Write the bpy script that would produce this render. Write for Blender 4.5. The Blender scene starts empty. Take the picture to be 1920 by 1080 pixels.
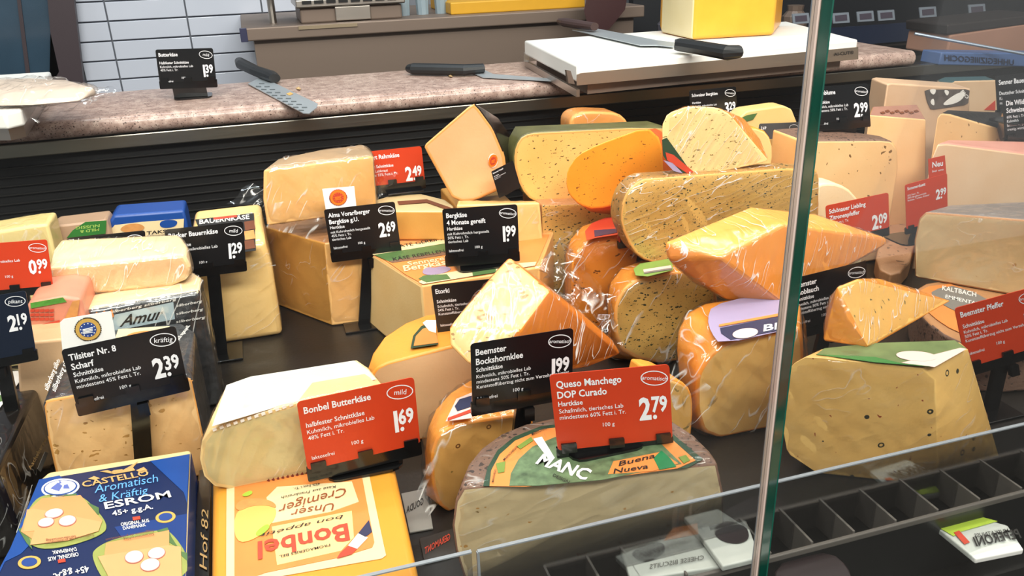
import bpy, bmesh, math, random
from mathutils import Vector, Matrix, noise
random.seed(7)
S = bpy.context.scene
COL = S.collection
V3 = Vector
# ------------------------------------------------ camera (solved from the vanishing points)
FPX = 1548.0
CAMZ = 0.55
_x = V3((5675, -845, FPX)).normalized()
_d = V3((118, 3630, FPX)); _d = (_d - _x*_d.dot(_x)).normalized()
_y = _x.cross(_d)
if _y.z < 0: _y = -_y
_R = Matrix((_x, _y, -_d))                      # camera(right,down,forward) -> world
cam = bpy.data.cameras.new('camera'); camo = bpy.data.objects.new('camera', cam); COL.objects.link(camo)
cam.sensor_width = 36; cam.lens = 36*FPX/1920; cam.clip_start = .02; cam.clip_end = 50
rx = _R @ V3((1, 0, 0)); ry = _R @ V3((0, -1, 0)); rz = _R @ V3((0, 0, -1))
m = Matrix((rx, ry, rz)).transposed().to_4x4(); m.translation = (0, 0, CAMZ); camo.matrix_world = m
S.camera = camo
# ------------------------------------------------ view, world, lights
S.view_settings.view_transform = 'Standard'; S.view_settings.look = 'None'
S.view_settings.gamma = 1; S.view_settings.use_curve_mapping = False
S.view_settings.exposure = 0.28
W = bpy.data.worlds.new('world'); S.world = W; W.use_nodes = True
bg = W.node_tree.nodes['Background']; bg.inputs[0].default_value = (.82, .80, .80, 1); bg.inputs[1].default_value = .32
def area(name, loc, size, power, col, rot=(0, 0, 0)):
    l = bpy.data.lights.new(name, 'AREA'); l.shape = 'RECTANGLE'; l.size = size[0]; l.size_y = size[1]
    l.energy = power; l.color = col
    o = bpy.data.objects.new(name, l); COL.objects.link(o); o.location = loc; o.rotation_euler = rot
    return o
WARM = (1, .91, .80); NEUT = (1, .95, .9); COOL = (.85, .92, 1)
area('case_lamp', (.45, .72, 1.02), (2.4, .06), 7.5, WARM, (math.radians(-14), 0, 0))
area('case_lamp', (.45, 1.05, 1.15), (2.4, .05), 6.5, WARM, (math.radians(6), 0, 0))
area('ceiling_lamp', (-.3, .2, 2.3), (.25, 1.3), 13, NEUT)
area('ceiling_lamp', (1.3, .5, 2.3), (.25, 1.3), 13, NEUT)
area('ceiling_lamp', (.2, 2.0, 2.3), (2.6, .15), 22, COOL)
area('front_fill', (.1, -.9, 1.9), (2.6, .4), 84, (1, .95, .89), (math.radians(42), 0, 0))  # added fill light behind the camera to lift the dark front faces
# ------------------------------------------------ pixel -> place helpers
def ray(u, v): return _R @ V3((u-960, v-540, FPX))
def pz(u, v, z): d = ray(u, v); return d*((z-CAMZ)/d.z) + V3((0, 0, CAMZ))
def py(u, v, y): d = ray(u, v); return d*(y/d.y) + V3((0, 0, CAMZ))
class Plane:
    def __init__(s, o, n): s.o = o; s.n = n.normalized()
    def hit(s, u, v):
        d = ray(u, v); c = V3((0, 0, CAMZ)); return c + d*((s.o-c).dot(s.n)/d.dot(s.n))
    def up(s):
        c = V3((0, 0, CAMZ))-s.o; return s.n if s.n.dot(c) > 0 else -s.n
def HZ(z): return Plane(V3((0, 0, z)), V3((0, 0, 1)))
def VP(p0, p1, z, tilt=0):
    a = pz(*p0, z); b = pz(*p1, z); e = (b-a).normalized()
    n = V3((e.y, -e.x, 0)); n = Matrix.Rotation(math.radians(-tilt), 3, e) @ n
    return Plane(a, n)
def VY(u, v, y, yaw=0, tilt=0):
    a = py(u, v, y); e = V3((math.cos(math.radians(yaw)), math.sin(math.radians(yaw)), 0))
    n = Matrix.Rotation(math.radians(-tilt), 3, e) @ V3((e.y, -e.x, 0))
    return Plane(a, n)
def hits(pl, pts): return [pl.hit(*p) for p in pts]
def tp(z, pts): return [pz(*p, z) for p in pts]
def ex(pts, *v): v = V3(v); return [p+v for p in pts]
def dr(pts, z): return [V3((p.x, p.y, z)) for p in pts]
def chk(pts, n=2, k=.25):
    for _ in range(n):
        o = []
        for i in range(len(pts)):
            a = V3((*pts[i][:2], 0)); b = V3((*pts[(i+1) % len(pts)][:2], 0))
            o.append(a.lerp(b, k)[:2]); o.append(a.lerp(b, 1-k)[:2])
        pts = o
    return pts
def ell(cx, cy, rx, ry, rot=0, n=28, a0=0, a1=360):
    r = math.radians(rot); o = []
    for i in range(n if a1-a0 == 360 else n+1):
        t = math.radians(a0+(a1-a0)*i/n); x = rx*math.cos(t); y = ry*math.sin(t)
        o.append((cx+x*math.cos(r)-y*math.sin(r), cy+x*math.sin(r)+y*math.cos(r)))
    return o
# ------------------------------------------------ materials
def nt(name):
    m = bpy.data.materials.new(name); m.use_nodes = True
    return m, m.node_tree, m.node_tree.nodes['Principled BSDF']
def lnk(t, a, b): t.links.new(a, b)
def c4(c): return (*c, 1)
def hexc(h):
    v = [int(h[i:i+2], 16)/255 for i in (0, 2, 4)]
    return tuple((x/12.92 if x < .04045 else ((x+.055)/1.055)**2.4) for x in v)
MC = {}
def plain(name, col, rough=.5, metal=0, spec=.5, coat=0, noise_s=0, noise_a=.15, bump=0):
    if name in MC: return MC[name]
    if isinstance(col, str): col = hexc(col)
    m, t, b = nt(name)
    b.inputs['Base Color'].default_value = c4(col); b.inputs['Roughness'].default_value = rough
    b.inputs['Metallic'].default_value = metal; b.inputs['Specular IOR Level'].default_value = spec
    b.inputs['Coat Weight'].default_value = coat; b.inputs['Coat Roughness'].default_value = .1
    tc = t.nodes.new('ShaderNodeTexCoord')
    n = t.nodes.new('ShaderNodeTexNoise'); n.inputs['Scale'].default_value = noise_s or 60; n.inputs['Detail'].default_value = 4
    lnk(t, tc.outputs['Object'], n.inputs['Vector'])
    mx = t.nodes.new('ShaderNodeMix'); mx.data_type = 'RGBA'
    a = noise_a if noise_s else .05
    mx.inputs[6].default_value = c4([c*(1-a) for c in col]); mx.inputs[7].default_value = c4([min(1, c*(1+a)) for c in col])
    lnk(t, n.outputs['Fac'], mx.inputs[0]); lnk(t, mx.outputs[2], b.inputs['Base Color'])
    if bump:
        bp = t.nodes.new('ShaderNodeBump'); bp.inputs['Strength'].default_value = bump; bp.inputs['Distance'].default_value = .002
        lnk(t, n.outputs['Fac'], bp.inputs['Height']); lnk(t, bp.outputs[0], b.inputs['Normal'])
    MC[name] = m; return m
def paste(name, col, col2=None, fl=None, fcol='3a3424', rough=.36, smear=.5, ring=None, pits=0, stretch=(1, 1, 1), bump=.25):
    """cheese paste: mottled colour; fl=(cells per metre, radius 0..1, share of cells)"""
    if name in MC: return MC[name]
    col = hexc(col); col2 = hexc(col2) if col2 else tuple(c*.82 for c in col)
    col = (col[0], col[1]*.93, col[2]*.96); col2 = (col2[0], col2[1]*.9, col2[2]*.9)
    m, t, b = nt(name); N = t.nodes.new
    tc = N('ShaderNodeTexCoord'); src = tc.outputs['Object']
    n1 = N('ShaderNodeTexNoise'); n1.inputs['Scale'].default_value = 14; n1.inputs['Detail'].default_value = 5
    lnk(t, src, n1.inputs['Vector'])
    r1 = N('ShaderNodeMapRange'); r1.inputs[1].default_value = .35; r1.inputs[2].default_value = .7
    lnk(t, n1.outputs['Fac'], r1.inputs[0])
    mx = N('ShaderNodeMix'); mx.data_type = 'RGBA'; mx.inputs[6].default_value = c4(col); mx.inputs[7].default_value = c4(col2)
    ml = N('ShaderNodeMath'); ml.operation = 'MULTIPLY'; ml.inputs[1].default_value = smear
    lnk(t, r1.outputs[0], ml.inputs[0]); lnk(t, ml.outputs[0], mx.inputs[0])
    out = mx.outputs[2]
    n2 = N('ShaderNodeTexNoise'); n2.inputs['Scale'].default_value = 260; n2.inputs['Detail'].default_value = 3
    lnk(t, src, n2.inputs['Vector'])
    height = n2.outputs['Fac']
    def flecks(scale, rad, share, color, ringw=None, seed=0):
        nonlocal out
        mp = N('ShaderNodeMapping'); mp.inputs['Scale'].default_value = stretch; mp.inputs['Location'].default_value = (seed, seed*.7, 0)
        nz = N('ShaderNodeTexNoise'); nz.inputs['Scale'].default_value = scale*.9; nz.inputs['Detail'].default_value = 2
        va = N('ShaderNodeVectorMath'); va.operation = 'MULTIPLY_ADD'; va.inputs[1].default_value = (1.6/scale if not ringw else .2/scale,)*3
        lnk(t, src, mp.inputs['Vector']); lnk(t, src, nz.inputs['Vector'])
        lnk(t, nz.outputs['Color'], va.inputs[0]); lnk(t, mp.outputs[0], va.inputs[2])
        vo = N('ShaderNodeTexVoronoi'); vo.inputs['Scale'].default_value = scale
        lnk(t, va.outputs[0], vo.inputs['Vector'])
        sep = N('ShaderNodeSeparateColor'); lnk(t, vo.outputs['Color'], sep.inputs[0])
        lt = N('ShaderNodeMath'); lt.operation = 'LESS_THAN'; lt.inputs[1].default_value = share; lnk(t, sep.outputs[0], lt.inputs[0])
        rr = N('ShaderNodeMath'); rr.operation = 'MULTIPLY'; rr.inputs[1].default_value = rad
        ad = N('ShaderNodeMath'); ad.operation = 'ADD'; ad.inputs[1].default_value = .45; lnk(t, sep.outputs[1], ad.inputs[0]); lnk(t, ad.outputs[0], rr.inputs[0])
        if ringw:
            d = N('ShaderNodeMath'); d.operation = 'SUBTRACT'; d.inputs[1].default_value = rad*.7; lnk(t, vo.outputs['Distance'], d.inputs[0])
            ab = N('ShaderNodeMath'); ab.operation = 'ABSOLUTE'; lnk(t, d.outputs[0], ab.inputs[0])
            ls = N('ShaderNodeMath'); ls.operation = 'LESS_THAN'; ls.inputs[1].default_value = ringw; lnk(t, ab.outputs[0], ls.inputs[0])
        else:
            ls = N('ShaderNodeMath'); ls.operation = 'LESS_THAN'; lnk(t, vo.outputs['Distance'], ls.inputs[0]); lnk(t, rr.outputs[0], ls.inputs[1])
        mu = N('ShaderNodeMath'); mu.operation = 'MULTIPLY'; lnk(t, lt.outputs[0], mu.inputs[0]); lnk(t, ls.outputs[0], mu.inputs[1])
        m2 = N('ShaderNodeMix'); m2.data_type = 'RGBA'; lnk(t, mu.outputs[0], m2.inputs[0]); lnk(t, out, m2.inputs[6]); m2.inputs[7].default_value = c4(hexc(color))
        out = m2.outputs[2]
        return mu.outputs[0]
    if fl: flecks(*fl, fcol)
    if fl and not ring: flecks(fl[0]*1.9, fl[1]*.9, fl[2]*.7, fcol, seed=3.1)
    if ring: flecks(*ring[:3], ring[3], ring[4], seed=5.3)
    if pits: flecks(95, .17, pits, 'b98a4c', seed=9)
    lnk(t, out, b.inputs['Base Color'])
    b.inputs['Roughness'].default_value = rough
    b.inputs['Specular IOR Level'].default_value = .45
    bp = N('ShaderNodeBump'); bp.inputs['Strength'].default_value = bump; bp.inputs['Distance'].default_value = .0008
    lnk(t, height, bp.inputs['Height']); lnk(t, bp.outputs[0], b.inputs['Normal'])
    MC[name] = m; return m
def film_mat(name='cling_film', base=.05, painted_glint=.3, scale=38, aniso=(1, 1, .25), rough=.12, lo=.5):
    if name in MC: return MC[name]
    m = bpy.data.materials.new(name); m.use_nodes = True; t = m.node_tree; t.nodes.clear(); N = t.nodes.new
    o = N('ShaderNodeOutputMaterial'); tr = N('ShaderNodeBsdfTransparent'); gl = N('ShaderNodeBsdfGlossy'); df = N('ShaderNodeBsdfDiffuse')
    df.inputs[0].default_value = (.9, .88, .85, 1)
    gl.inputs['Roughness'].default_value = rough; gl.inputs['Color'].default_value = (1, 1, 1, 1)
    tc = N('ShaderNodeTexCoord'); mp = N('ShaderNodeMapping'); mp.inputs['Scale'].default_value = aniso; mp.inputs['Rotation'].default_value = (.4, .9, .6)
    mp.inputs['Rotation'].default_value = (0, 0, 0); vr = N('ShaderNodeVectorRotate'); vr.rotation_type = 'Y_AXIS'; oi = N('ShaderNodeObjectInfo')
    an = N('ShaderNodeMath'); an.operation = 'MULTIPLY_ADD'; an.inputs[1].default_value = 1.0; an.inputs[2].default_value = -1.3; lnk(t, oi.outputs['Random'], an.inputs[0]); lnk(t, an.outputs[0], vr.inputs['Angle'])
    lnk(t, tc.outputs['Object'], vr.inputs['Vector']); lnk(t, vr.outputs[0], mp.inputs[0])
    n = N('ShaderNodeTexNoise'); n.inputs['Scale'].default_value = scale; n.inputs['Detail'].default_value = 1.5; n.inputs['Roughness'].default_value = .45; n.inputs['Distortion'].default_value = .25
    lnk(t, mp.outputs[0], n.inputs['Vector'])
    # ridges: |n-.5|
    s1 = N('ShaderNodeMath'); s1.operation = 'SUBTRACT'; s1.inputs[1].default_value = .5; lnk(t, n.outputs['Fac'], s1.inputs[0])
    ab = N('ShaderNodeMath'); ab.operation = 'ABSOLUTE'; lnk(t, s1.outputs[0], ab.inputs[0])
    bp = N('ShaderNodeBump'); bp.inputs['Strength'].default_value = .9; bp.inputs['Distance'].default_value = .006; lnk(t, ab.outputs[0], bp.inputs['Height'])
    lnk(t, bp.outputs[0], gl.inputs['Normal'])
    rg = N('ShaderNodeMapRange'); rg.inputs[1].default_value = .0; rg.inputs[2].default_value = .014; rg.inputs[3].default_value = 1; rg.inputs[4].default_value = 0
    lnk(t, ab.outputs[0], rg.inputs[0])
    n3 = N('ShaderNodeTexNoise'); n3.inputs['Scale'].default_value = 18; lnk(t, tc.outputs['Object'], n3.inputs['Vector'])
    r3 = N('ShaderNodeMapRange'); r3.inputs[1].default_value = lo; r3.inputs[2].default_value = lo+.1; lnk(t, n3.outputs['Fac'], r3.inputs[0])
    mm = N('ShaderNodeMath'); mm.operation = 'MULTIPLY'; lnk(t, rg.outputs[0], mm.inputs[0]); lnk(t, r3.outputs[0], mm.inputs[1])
    mk = N('ShaderNodeMath'); mk.operation = 'MULTIPLY'; mk.inputs[1].default_value = painted_glint; lnk(t, mm.outputs[0], mk.inputs[0])  # white diffuse streaks along the ridges: film highlights painted into the colour
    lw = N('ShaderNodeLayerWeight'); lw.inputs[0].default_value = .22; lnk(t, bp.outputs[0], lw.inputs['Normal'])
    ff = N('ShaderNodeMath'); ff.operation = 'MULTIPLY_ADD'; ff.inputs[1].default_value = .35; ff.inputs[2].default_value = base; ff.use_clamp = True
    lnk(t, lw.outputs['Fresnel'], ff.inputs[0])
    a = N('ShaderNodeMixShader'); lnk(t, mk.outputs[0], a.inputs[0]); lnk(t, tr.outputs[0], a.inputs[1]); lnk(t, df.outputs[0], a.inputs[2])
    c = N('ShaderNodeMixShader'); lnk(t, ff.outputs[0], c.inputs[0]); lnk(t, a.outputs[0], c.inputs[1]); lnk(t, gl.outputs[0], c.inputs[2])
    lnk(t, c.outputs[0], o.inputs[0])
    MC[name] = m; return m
def glass_mat(name, tint=(.97, .99, .98), k=1.0):
    if name in MC: return MC[name]
    m = bpy.data.materials.new(name); m.use_nodes = True; t = m.node_tree; t.nodes.clear(); N = t.nodes.new
    o = N('ShaderNodeOutputMaterial'); tr = N('ShaderNodeBsdfTransparent'); tr.inputs[0].default_value = c4(tint)
    gl = N('ShaderNodeBsdfGlossy'); gl.inputs['Roughness'].default_value = .02
    fr = N('ShaderNodeFresnel'); fr.inputs[0].default_value = 1.45
    mu = N('ShaderNodeMath'); mu.operation = 'MULTIPLY'; mu.inputs[1].default_value = k; lnk(t, fr.outputs[0], mu.inputs[0])
    x = N('ShaderNodeMixShader'); lnk(t, mu.outputs[0], x.inputs[0]); lnk(t, tr.outputs[0], x.inputs[1]); lnk(t, gl.outputs[0], x.inputs[2]); lnk(t, x.outputs[0], o.inputs[0])
    MC[name] = m; return m
def granite():
    m, t, b = nt('granite'); N = t.nodes.new; tc = N('ShaderNodeTexCoord')
    cols = [('c9b3a6', 30), ]
    base = None
    n = N('ShaderNodeTexNoise'); n.inputs['Scale'].default_value = 55; n.inputs['Detail'].default_value = 6; n.inputs['Roughness'].default_value = .7
    lnk(t, tc.outputs['Object'], n.inputs['Vector'])
    r = N('ShaderNodeValToRGB'); e = r.color_ramp.elements
    e[0].position = .3; e[0].color = c4(hexc('836b61')); e[1].position = .7; e[1].color = c4(hexc('cbb5a8'))
    q = e.new(.5); q.color = c4(hexc('ab9186'))
    lnk(t, n.outputs['Fac'], r.inputs[0])
    n2 = N('ShaderNodeTexNoise'); n2.inputs['Scale'].default_value = 330; n2.inputs['Detail'].default_value = 2; lnk(t, tc.outputs['Object'], n2.inputs['Vector'])
    g = N('ShaderNodeMapRange'); g.inputs[1].default_value = .62; g.inputs[2].default_value = .66; lnk(t, n2.outputs['Fac'], g.inputs[0])
    mx = N('ShaderNodeMix'); mx.data_type = 'RGBA'; lnk(t, g.outputs[0], mx.inputs[0]); lnk(t, r.outputs[0], mx.inputs[6]); mx.inputs[7].default_value = c4(hexc('4b3a35'))
    lnk(t, mx.outputs[2], b.inputs['Base Color']); b.inputs['Roughness'].default_value = .28
    return m
def steel(name='steel', col='b9b2aa', rough=.33, metal=1):
    if name in MC: return MC[name]
    m, t, b = nt(name); N = t.nodes.new; tc = N('ShaderNodeTexCoord'); mp = N('ShaderNodeMapping'); mp.inputs['Scale'].default_value = (2, 2, 160)
    n = N('ShaderNodeTexNoise'); n.inputs['Scale'].default_value = 6; n.inputs['Detail'].default_value = 3
    lnk(t, tc.outputs['Object'], mp.inputs[0]); lnk(t, mp.outputs[0], n.inputs['Vector'])
    mr = N('ShaderNodeMapRange'); mr.inputs[3].default_value = rough-.08; mr.inputs[4].default_value = rough+.1; lnk(t, n.outputs['Fac'], mr.inputs[0])
    lnk(t, mr.outputs[0], b.inputs['Roughness']); b.inputs['Base Color'].default_value = c4(hexc(col)); b.inputs['Metallic'].default_value = metal
    MC[name] = m; return m
# ------------------------------------------------ object helpers
def tag(o, label=None, cat=None, group=None, kind=None):
    if label: o['label'] = label
    if cat: o['category'] = cat
    if group: o['group'] = group
    if kind: o['kind'] = kind
    return o
def empty(name, loc, label=None, cat=None, group=None):
    o = bpy.data.objects.new(name, None); COL.objects.link(o); o.location = loc; o.empty_display_size = .02
    return tag(o, label, cat, group)
def wloc(o):
    p = V3((0, 0, 0))
    while o: p += o.location; o = o.parent
    return p
def link(name, me, mats, parent=None, org=None, smooth=None):
    """mesh in world coordinates -> object; org = world origin of the object"""
    if org is None: org = wloc(parent) if parent else V3((0, 0, 0))
    me.transform(Matrix.Translation(-org))
    for mt in (mats if isinstance(mats, (list, tuple)) else [mats]): me.materials.append(mt)
    o = bpy.data.objects.new(name, me); COL.objects.link(o)
    if parent: o.parent = parent; o.location = org-wloc(parent)
    else: o.location = org
    if smooth is not None:
        me.polygons.foreach_set('use_smooth', [True]*len(me.polygons)); me.set_sharp_from_angle(angle=math.radians(smooth))
    return o
def bm2(bm, name='m'):
    me = bpy.data.meshes.new(name); bmesh.ops.recalc_face_normals(bm, faces=bm.faces); bm.to_mesh(me); bm.free(); return me
def hull_bm(pts):
    bm = bmesh.new()
    for p in pts: bm.verts.new(p)
    bmesh.ops.remove_doubles(bm, verts=bm.verts, dist=.0004)
    r = bmesh.ops.convex_hull(bm, input=bm.verts)
    bmesh.ops.delete(bm, geom=list({g for g in r['geom_interior']+r['geom_unused'] if isinstance(g, bmesh.types.BMVert)}), context='VERTS')
    bmesh.ops.dissolve_limit(bm, angle_limit=math.radians(4), verts=bm.verts, edges=bm.edges)
    bmesh.ops.recalc_face_normals(bm, faces=bm.faces)
    return bm
def bevmod(o, w, seg=3, ang=28):
    b = o.modifiers.new('bevel', 'BEVEL'); b.width = w; b.segments = seg; b.limit_method = 'ANGLE'; b.angle_limit = math.radians(ang); b.harden_normals = False; b.use_clamp_overlap = True
def crinkle(pts, off, amp, vox=.0045, freq=55, name='film_wrap', parent=None, mat=None):
    """a thin crinkled film that follows the convex body of pts"""
    c = sum(pts, V3())/len(pts)
    bm = hull_bm(pts); me = bm2(bm); o = bpy.data.objects.new('t', me); COL.objects.link(o)
    b = o.modifiers.new('b', 'BEVEL'); b.width = .006; b.segments = 2
    r = o.modifiers.new('r', 'REMESH'); r.mode = 'VOXEL'; r.voxel_size = vox
    dg = bpy.context.evaluated_depsgraph_get(); me2 = bpy.data.meshes.new_from_object(o.evaluated_get(dg))
    bpy.data.objects.remove(o); bpy.data.meshes.remove(me)
    bm = bmesh.new(); bm.from_mesh(me2); bm.normal_update()
    for _ in range(2): bmesh.ops.smooth_vert(bm, verts=bm.verts, factor=.5, use_axis_x=True, use_axis_y=True, use_axis_z=True)
    sd = random.random()*20
    for v in bm.verts:
        p = v.co; q = V3((p.x+.5*p.z+sd, p.y*.5, p.z*.6+.4*p.x))*freq
        a = 1-abs(noise.noise(q))*2; b_ = noise.noise(q*.37+V3((7, 3, 1)))
        v.co = p+v.normal*(off+amp*max(-.6, (a-.4))*(.6+b_))
    bm.to_mesh(me2); bm.free()
    return link(name, me2, mat or film_mat(), parent, smooth=80)
def sheet(px, ys, n=16, amp=.006, freq=40, name='film_fold', parent=None, mat=None):
    """crumpled loose film between four pixel corners at four world depths"""
    P = [py(*p, y) for p, y in zip(px, ys)]; sd = random.random()*30
    bm = bmesh.new(); g = []
    for i in range(n+1):
        row = []
        for j in range(n+1):
            s, t = i/n, j/n
            p = (P[0]*(1-s)+P[1]*s)*(1-t)+(P[3]*(1-s)+P[2]*s)*t
            q = p*freq+V3((sd, 0, 0)); k = V3((noise.noise(q), noise.noise(q+V3((9, 1, 4))), noise.noise(q+V3((2, 8, 5)))))
            rdg = 1-abs(noise.noise(q*V3((1, 1, .6)).x*.0+q*.8))*2
            row.append(bm.verts.new(p+k*amp+V3((0, -.6, .3))*amp*rdg))
        g.append(row)
    for i in range(n):
        for j in range(n): bm.faces.new((g[i][j], g[i+1][j], g[i+1][j+1], g[i][j+1]))
    return link(name, bm2(bm), mat or film_mat(), parent, smooth=50)
def body(pts, rules, mats, bev=.003, parent=None, name='cheese_body', seg=3, lump=0):
    """rules: (normal, threshold, material index, rim width, rim material index)"""
    bm = hull_bm(pts)
    for f in bm.faces: f.material_index = 0
    for (n, th, mi, *rim) in rules:
        n = V3(n).normalized()
        fs = [f for f in bm.faces if f.normal.dot(n) > th and f.material_index == 0]
        for f in fs: f.material_index = mi
        if rim:
            big = [f for f in fs if f.calc_area() > 2e-4]
            if big:
                r = bmesh.ops.inset_individual(bm, faces=big, thickness=rim[0], use_even_offset=True)
                for f in r['faces']: f.material_index = rim[1]
    o = link(name, bm2(bm), mats, parent, smooth=32)
    bevmod(o, bev, seg)
    return o
ALLB = []
def cheese(label, pts, rules, mats, bev=.003, cat='cheese', name='cheese_piece', group=None, film=None, seg=3):
    c = sum(pts, V3())/len(pts); z = min(p.z for p in pts)
    root = empty(name, (c.x, c.y, z), label, cat, group)
    body(pts, rules, mats, bev, root, seg=seg)
    ALLB.append((label[:40], round(c.x, 2), round(min(p.y for p in pts), 3), round(max(p.y for p in pts), 3), round(z, 3), round(max(p.z for p in pts), 3)))
    if film: crinkle(pts, *film, parent=root) if not isinstance(film, dict) else crinkle(pts, parent=root, **film)
    return root
def polym(pl, px, th=.0004, lift=.0002, world=False):
    P = px if world else hits(pl, px); n = pl.up(); bm = bmesh.new()
    a = [bm.verts.new(p+n*lift) for p in P]; b = [bm.verts.new(p+n*(lift+th)) for p in P]
    k = len(P); bm.faces.new(a); bm.faces.new(b)
    for i in range(k): bm.faces.new((a[i], a[(i+1) % k], b[(i+1) % k], b[i]))
    bmesh.ops.triangulate(bm, faces=[f for f in bm.faces if len(f.verts) > 4])
    return bm2(bm)
def decal(pl, px, mat, parent, name='label', th=.0004, lift=.0002, label=None):
    o = link(name, polym(pl, px, th, lift), mat, parent)
    if label: o['label'] = label
    return o
def joinm(mes):
    bm = bmesh.new()
    for m_ in mes: bm.from_mesh(m_); bpy.data.meshes.remove(m_)
    me = bpy.data.meshes.new('j'); bm.to_mesh(me); bm.free(); return me
def decals(pl, polys, mat, parent, name='label', th=.0004, lift=.0002, label=None):
    if len(polys) <= 4:
        os_ = [link(name, polym(pl, p, th, lift), mat, parent) for p in polys]
        return os_[0]
    o = link(name, joinm([polym(pl, p, th, lift) for p in polys]), mat, parent)
    if label: o['label'] = label
    return o
TC = {}
CAP = [None]
def tmesh(s, off=0.0, shear=0.0):
    """verts, faces, width of a line of text at cap height 1"""
    key = (s, off, shear)
    if key in TC: return TC[key]
    cu = bpy.data.curves.new('t', 'FONT'); cu.body = s; cu.size = 1; cu.offset = off*.6; cu.resolution_u = 2; cu.shear = shear
    cu.fill_mode = 'FRONT'
    o = bpy.data.objects.new('t', cu); COL.objects.link(o)
    dg = bpy.context.evaluated_depsgraph_get(); me = bpy.data.meshes.new_from_object(o.evaluated_get(dg))
    vs = [v.co.copy() for v in me.vertices]; fs = [list(p.vertices) for p in me.polygons]
    bpy.data.objects.remove(o); bpy.data.curves.remove(cu); bpy.data.meshes.remove(me)
    if CAP[0] is None and s == 'H':
        CAP[0] = max(v.y for v in vs)
    k = 1/(CAP[0] or 1)
    vs = [V3((v.x*k, v.y*k, 0)) for v in vs]
    x0 = min((v.x for v in vs), default=0); x1 = max((v.x for v in vs), default=1)
    vs = [V3((v.x-x0, v.y, 0)) for v in vs]
    TC[key] = (vs, fs, x1-x0); return TC[key]
tmesh('H'); TC.clear()
def tx_raw(lines):
    """lines: (text, origin, ex per cap unit, ey per cap unit, offset, shear, fitlen) -> one mesh"""
    V = []; F = []
    for (s, o, ex_, ey_, off, sh, fit) in lines:
        vs, fs, w = tmesh(s, off, sh); b = len(V); kx = 1/w if fit else 1
        V += [o+ex_*(v.x*kx)+ey_*v.y for v in vs]; F += [[i+b for i in f] for f in fs]
    me = bpy.data.meshes.new('txt'); me.from_pydata(V, [], F); return me
def txt(pl, items, mat, parent, name='lettering', lift=.0008):
    """items: (text, p0, p1, (du,dv)[, bold, shear]) in photo pixels on the plane"""
    n = pl.up()*lift; L = []
    for it in items:
        s, p0, p1, up = it[:4]; off = it[4] if len(it) > 4 else .01; sh = it[5] if len(it) > 5 else 0
        a = pl.hit(*p0); L.append((s, a+n, pl.hit(*p1)-a, pl.hit(p0[0]+up[0], p0[1]+up[1])-a, off, sh, True))
    return link(name, tx_raw(L), mat, parent)
def boxm(x0, x1, y0, y1, z0, z1, bev=0):
    bm = bmesh.new(); r = bmesh.ops.create_cube(bm, size=1)
    for v in bm.verts: v.co = V3(((x0+x1)/2+v.co.x*(x1-x0), (y0+y1)/2+v.co.y*(y1-y0), (z0+z1)/2+v.co.z*(z1-z0)))
    if bev: bmesh.ops.bevel(bm, geom=list(bm.edges), offset=bev, segments=2, affect='EDGES', profile=.5)
    return bm2(bm)
def tubem(path, r, n=10, cap=True, flat=1):
    bm = bmesh.new(); rings = []
    for i, p in enumerate(path):
        d = (path[min(i+1, len(path)-1)]-path[max(i-1, 0)]).normalized()
        a = d.cross(V3((0, 0, 1))); a = a.normalized() if a.length > .01 else V3((1, 0, 0)); b = d.cross(a)
        rr = r[i] if isinstance(r, (list, tuple)) else r
        rings.append([bm.verts.new(p+a*rr*math.cos(t)+b*rr*flat*math.sin(t)) for t in [2*math.pi*k/n for k in range(n)]])
    for i in range(len(rings)-1):
        for k in range(n): bm.faces.new((rings[i][k], rings[i][(k+1) % n], rings[i+1][(k+1) % n], rings[i+1][k]))
    if cap: bm.faces.new(rings[0]); bm.faces.new(rings[-1])
    return bm2(bm)
# ================================================ THE SETTING
M_black = plain('black_panel', '050506', .5); M_deck = plain('deck', '191614', .38, noise_s=200, noise_a=.3, bump=.1)
M_tile = plain('white_tile', 'c6cbd8', .12, noise_s=3, noise_a=.04, bump=.3); M_grout = plain('grout', '70747c', .8)
M_steel = steel(); M_dsteel = steel('brown_steel', '7a6a5f', .5, .35); M_dark = plain('dark_plastic', '141416', .35)
M_board = plain('white_board', 'e8e7e2', .45, noise_s=30, noise_a=.03); M_gran = granite()
# tiled wall behind the staff aisle
WY = 2.6
wr = empty('wall_back', (0, WY, 0)); wr['kind'] = 'structure'
link('grout_bed', boxm(-2.5, 4.6, WY+.008, WY+.06, -.95, 1.6), M_grout, wr)
xj = [py(194, 0, WY).x, py(345, 0, WY).x]; tw = xj[1]-xj[0]
zr = [py(417, v, WY).z for v in (-8, 28, 65, 100, 135)]; thh = (zr[0]-zr[4])/4
tm = boxm(-tw/2+.002, tw/2-.002, 0, .01, -thh/2+.002, thh/2-.002, .0015)
first = True
xl = py(128, 0, WY).x
for r in range(8):
    for c in range(-1, 3):
        x0 = xj[0]+c*tw
        zc = zr[0]-(r-.5)*thh
        if c == -1:
            me = boxm(xl, x0+tw-.002, WY-.002, WY+.008, zc-thh/2+.002, zc+thh/2-.002, .0015); link('tile', me, M_tile, wr)
        else:
            o = bpy.data.objects.new('tile', tm); COL.objects.link(o); o.parent = wr
            if not tm.materials: tm.materials.append(M_tile)
            o.location = (x0+tw/2, -.002, zc)
fl_ = link('floor', boxm(-2.5, 4.6, -2.2, WY+.06, -1.0, -.95), plain('floor_grey', '3a3734', .5, noise_s=6, noise_a=.1), None, V3((1, 0, -1))); fl_['kind'] = 'structure'
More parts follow.
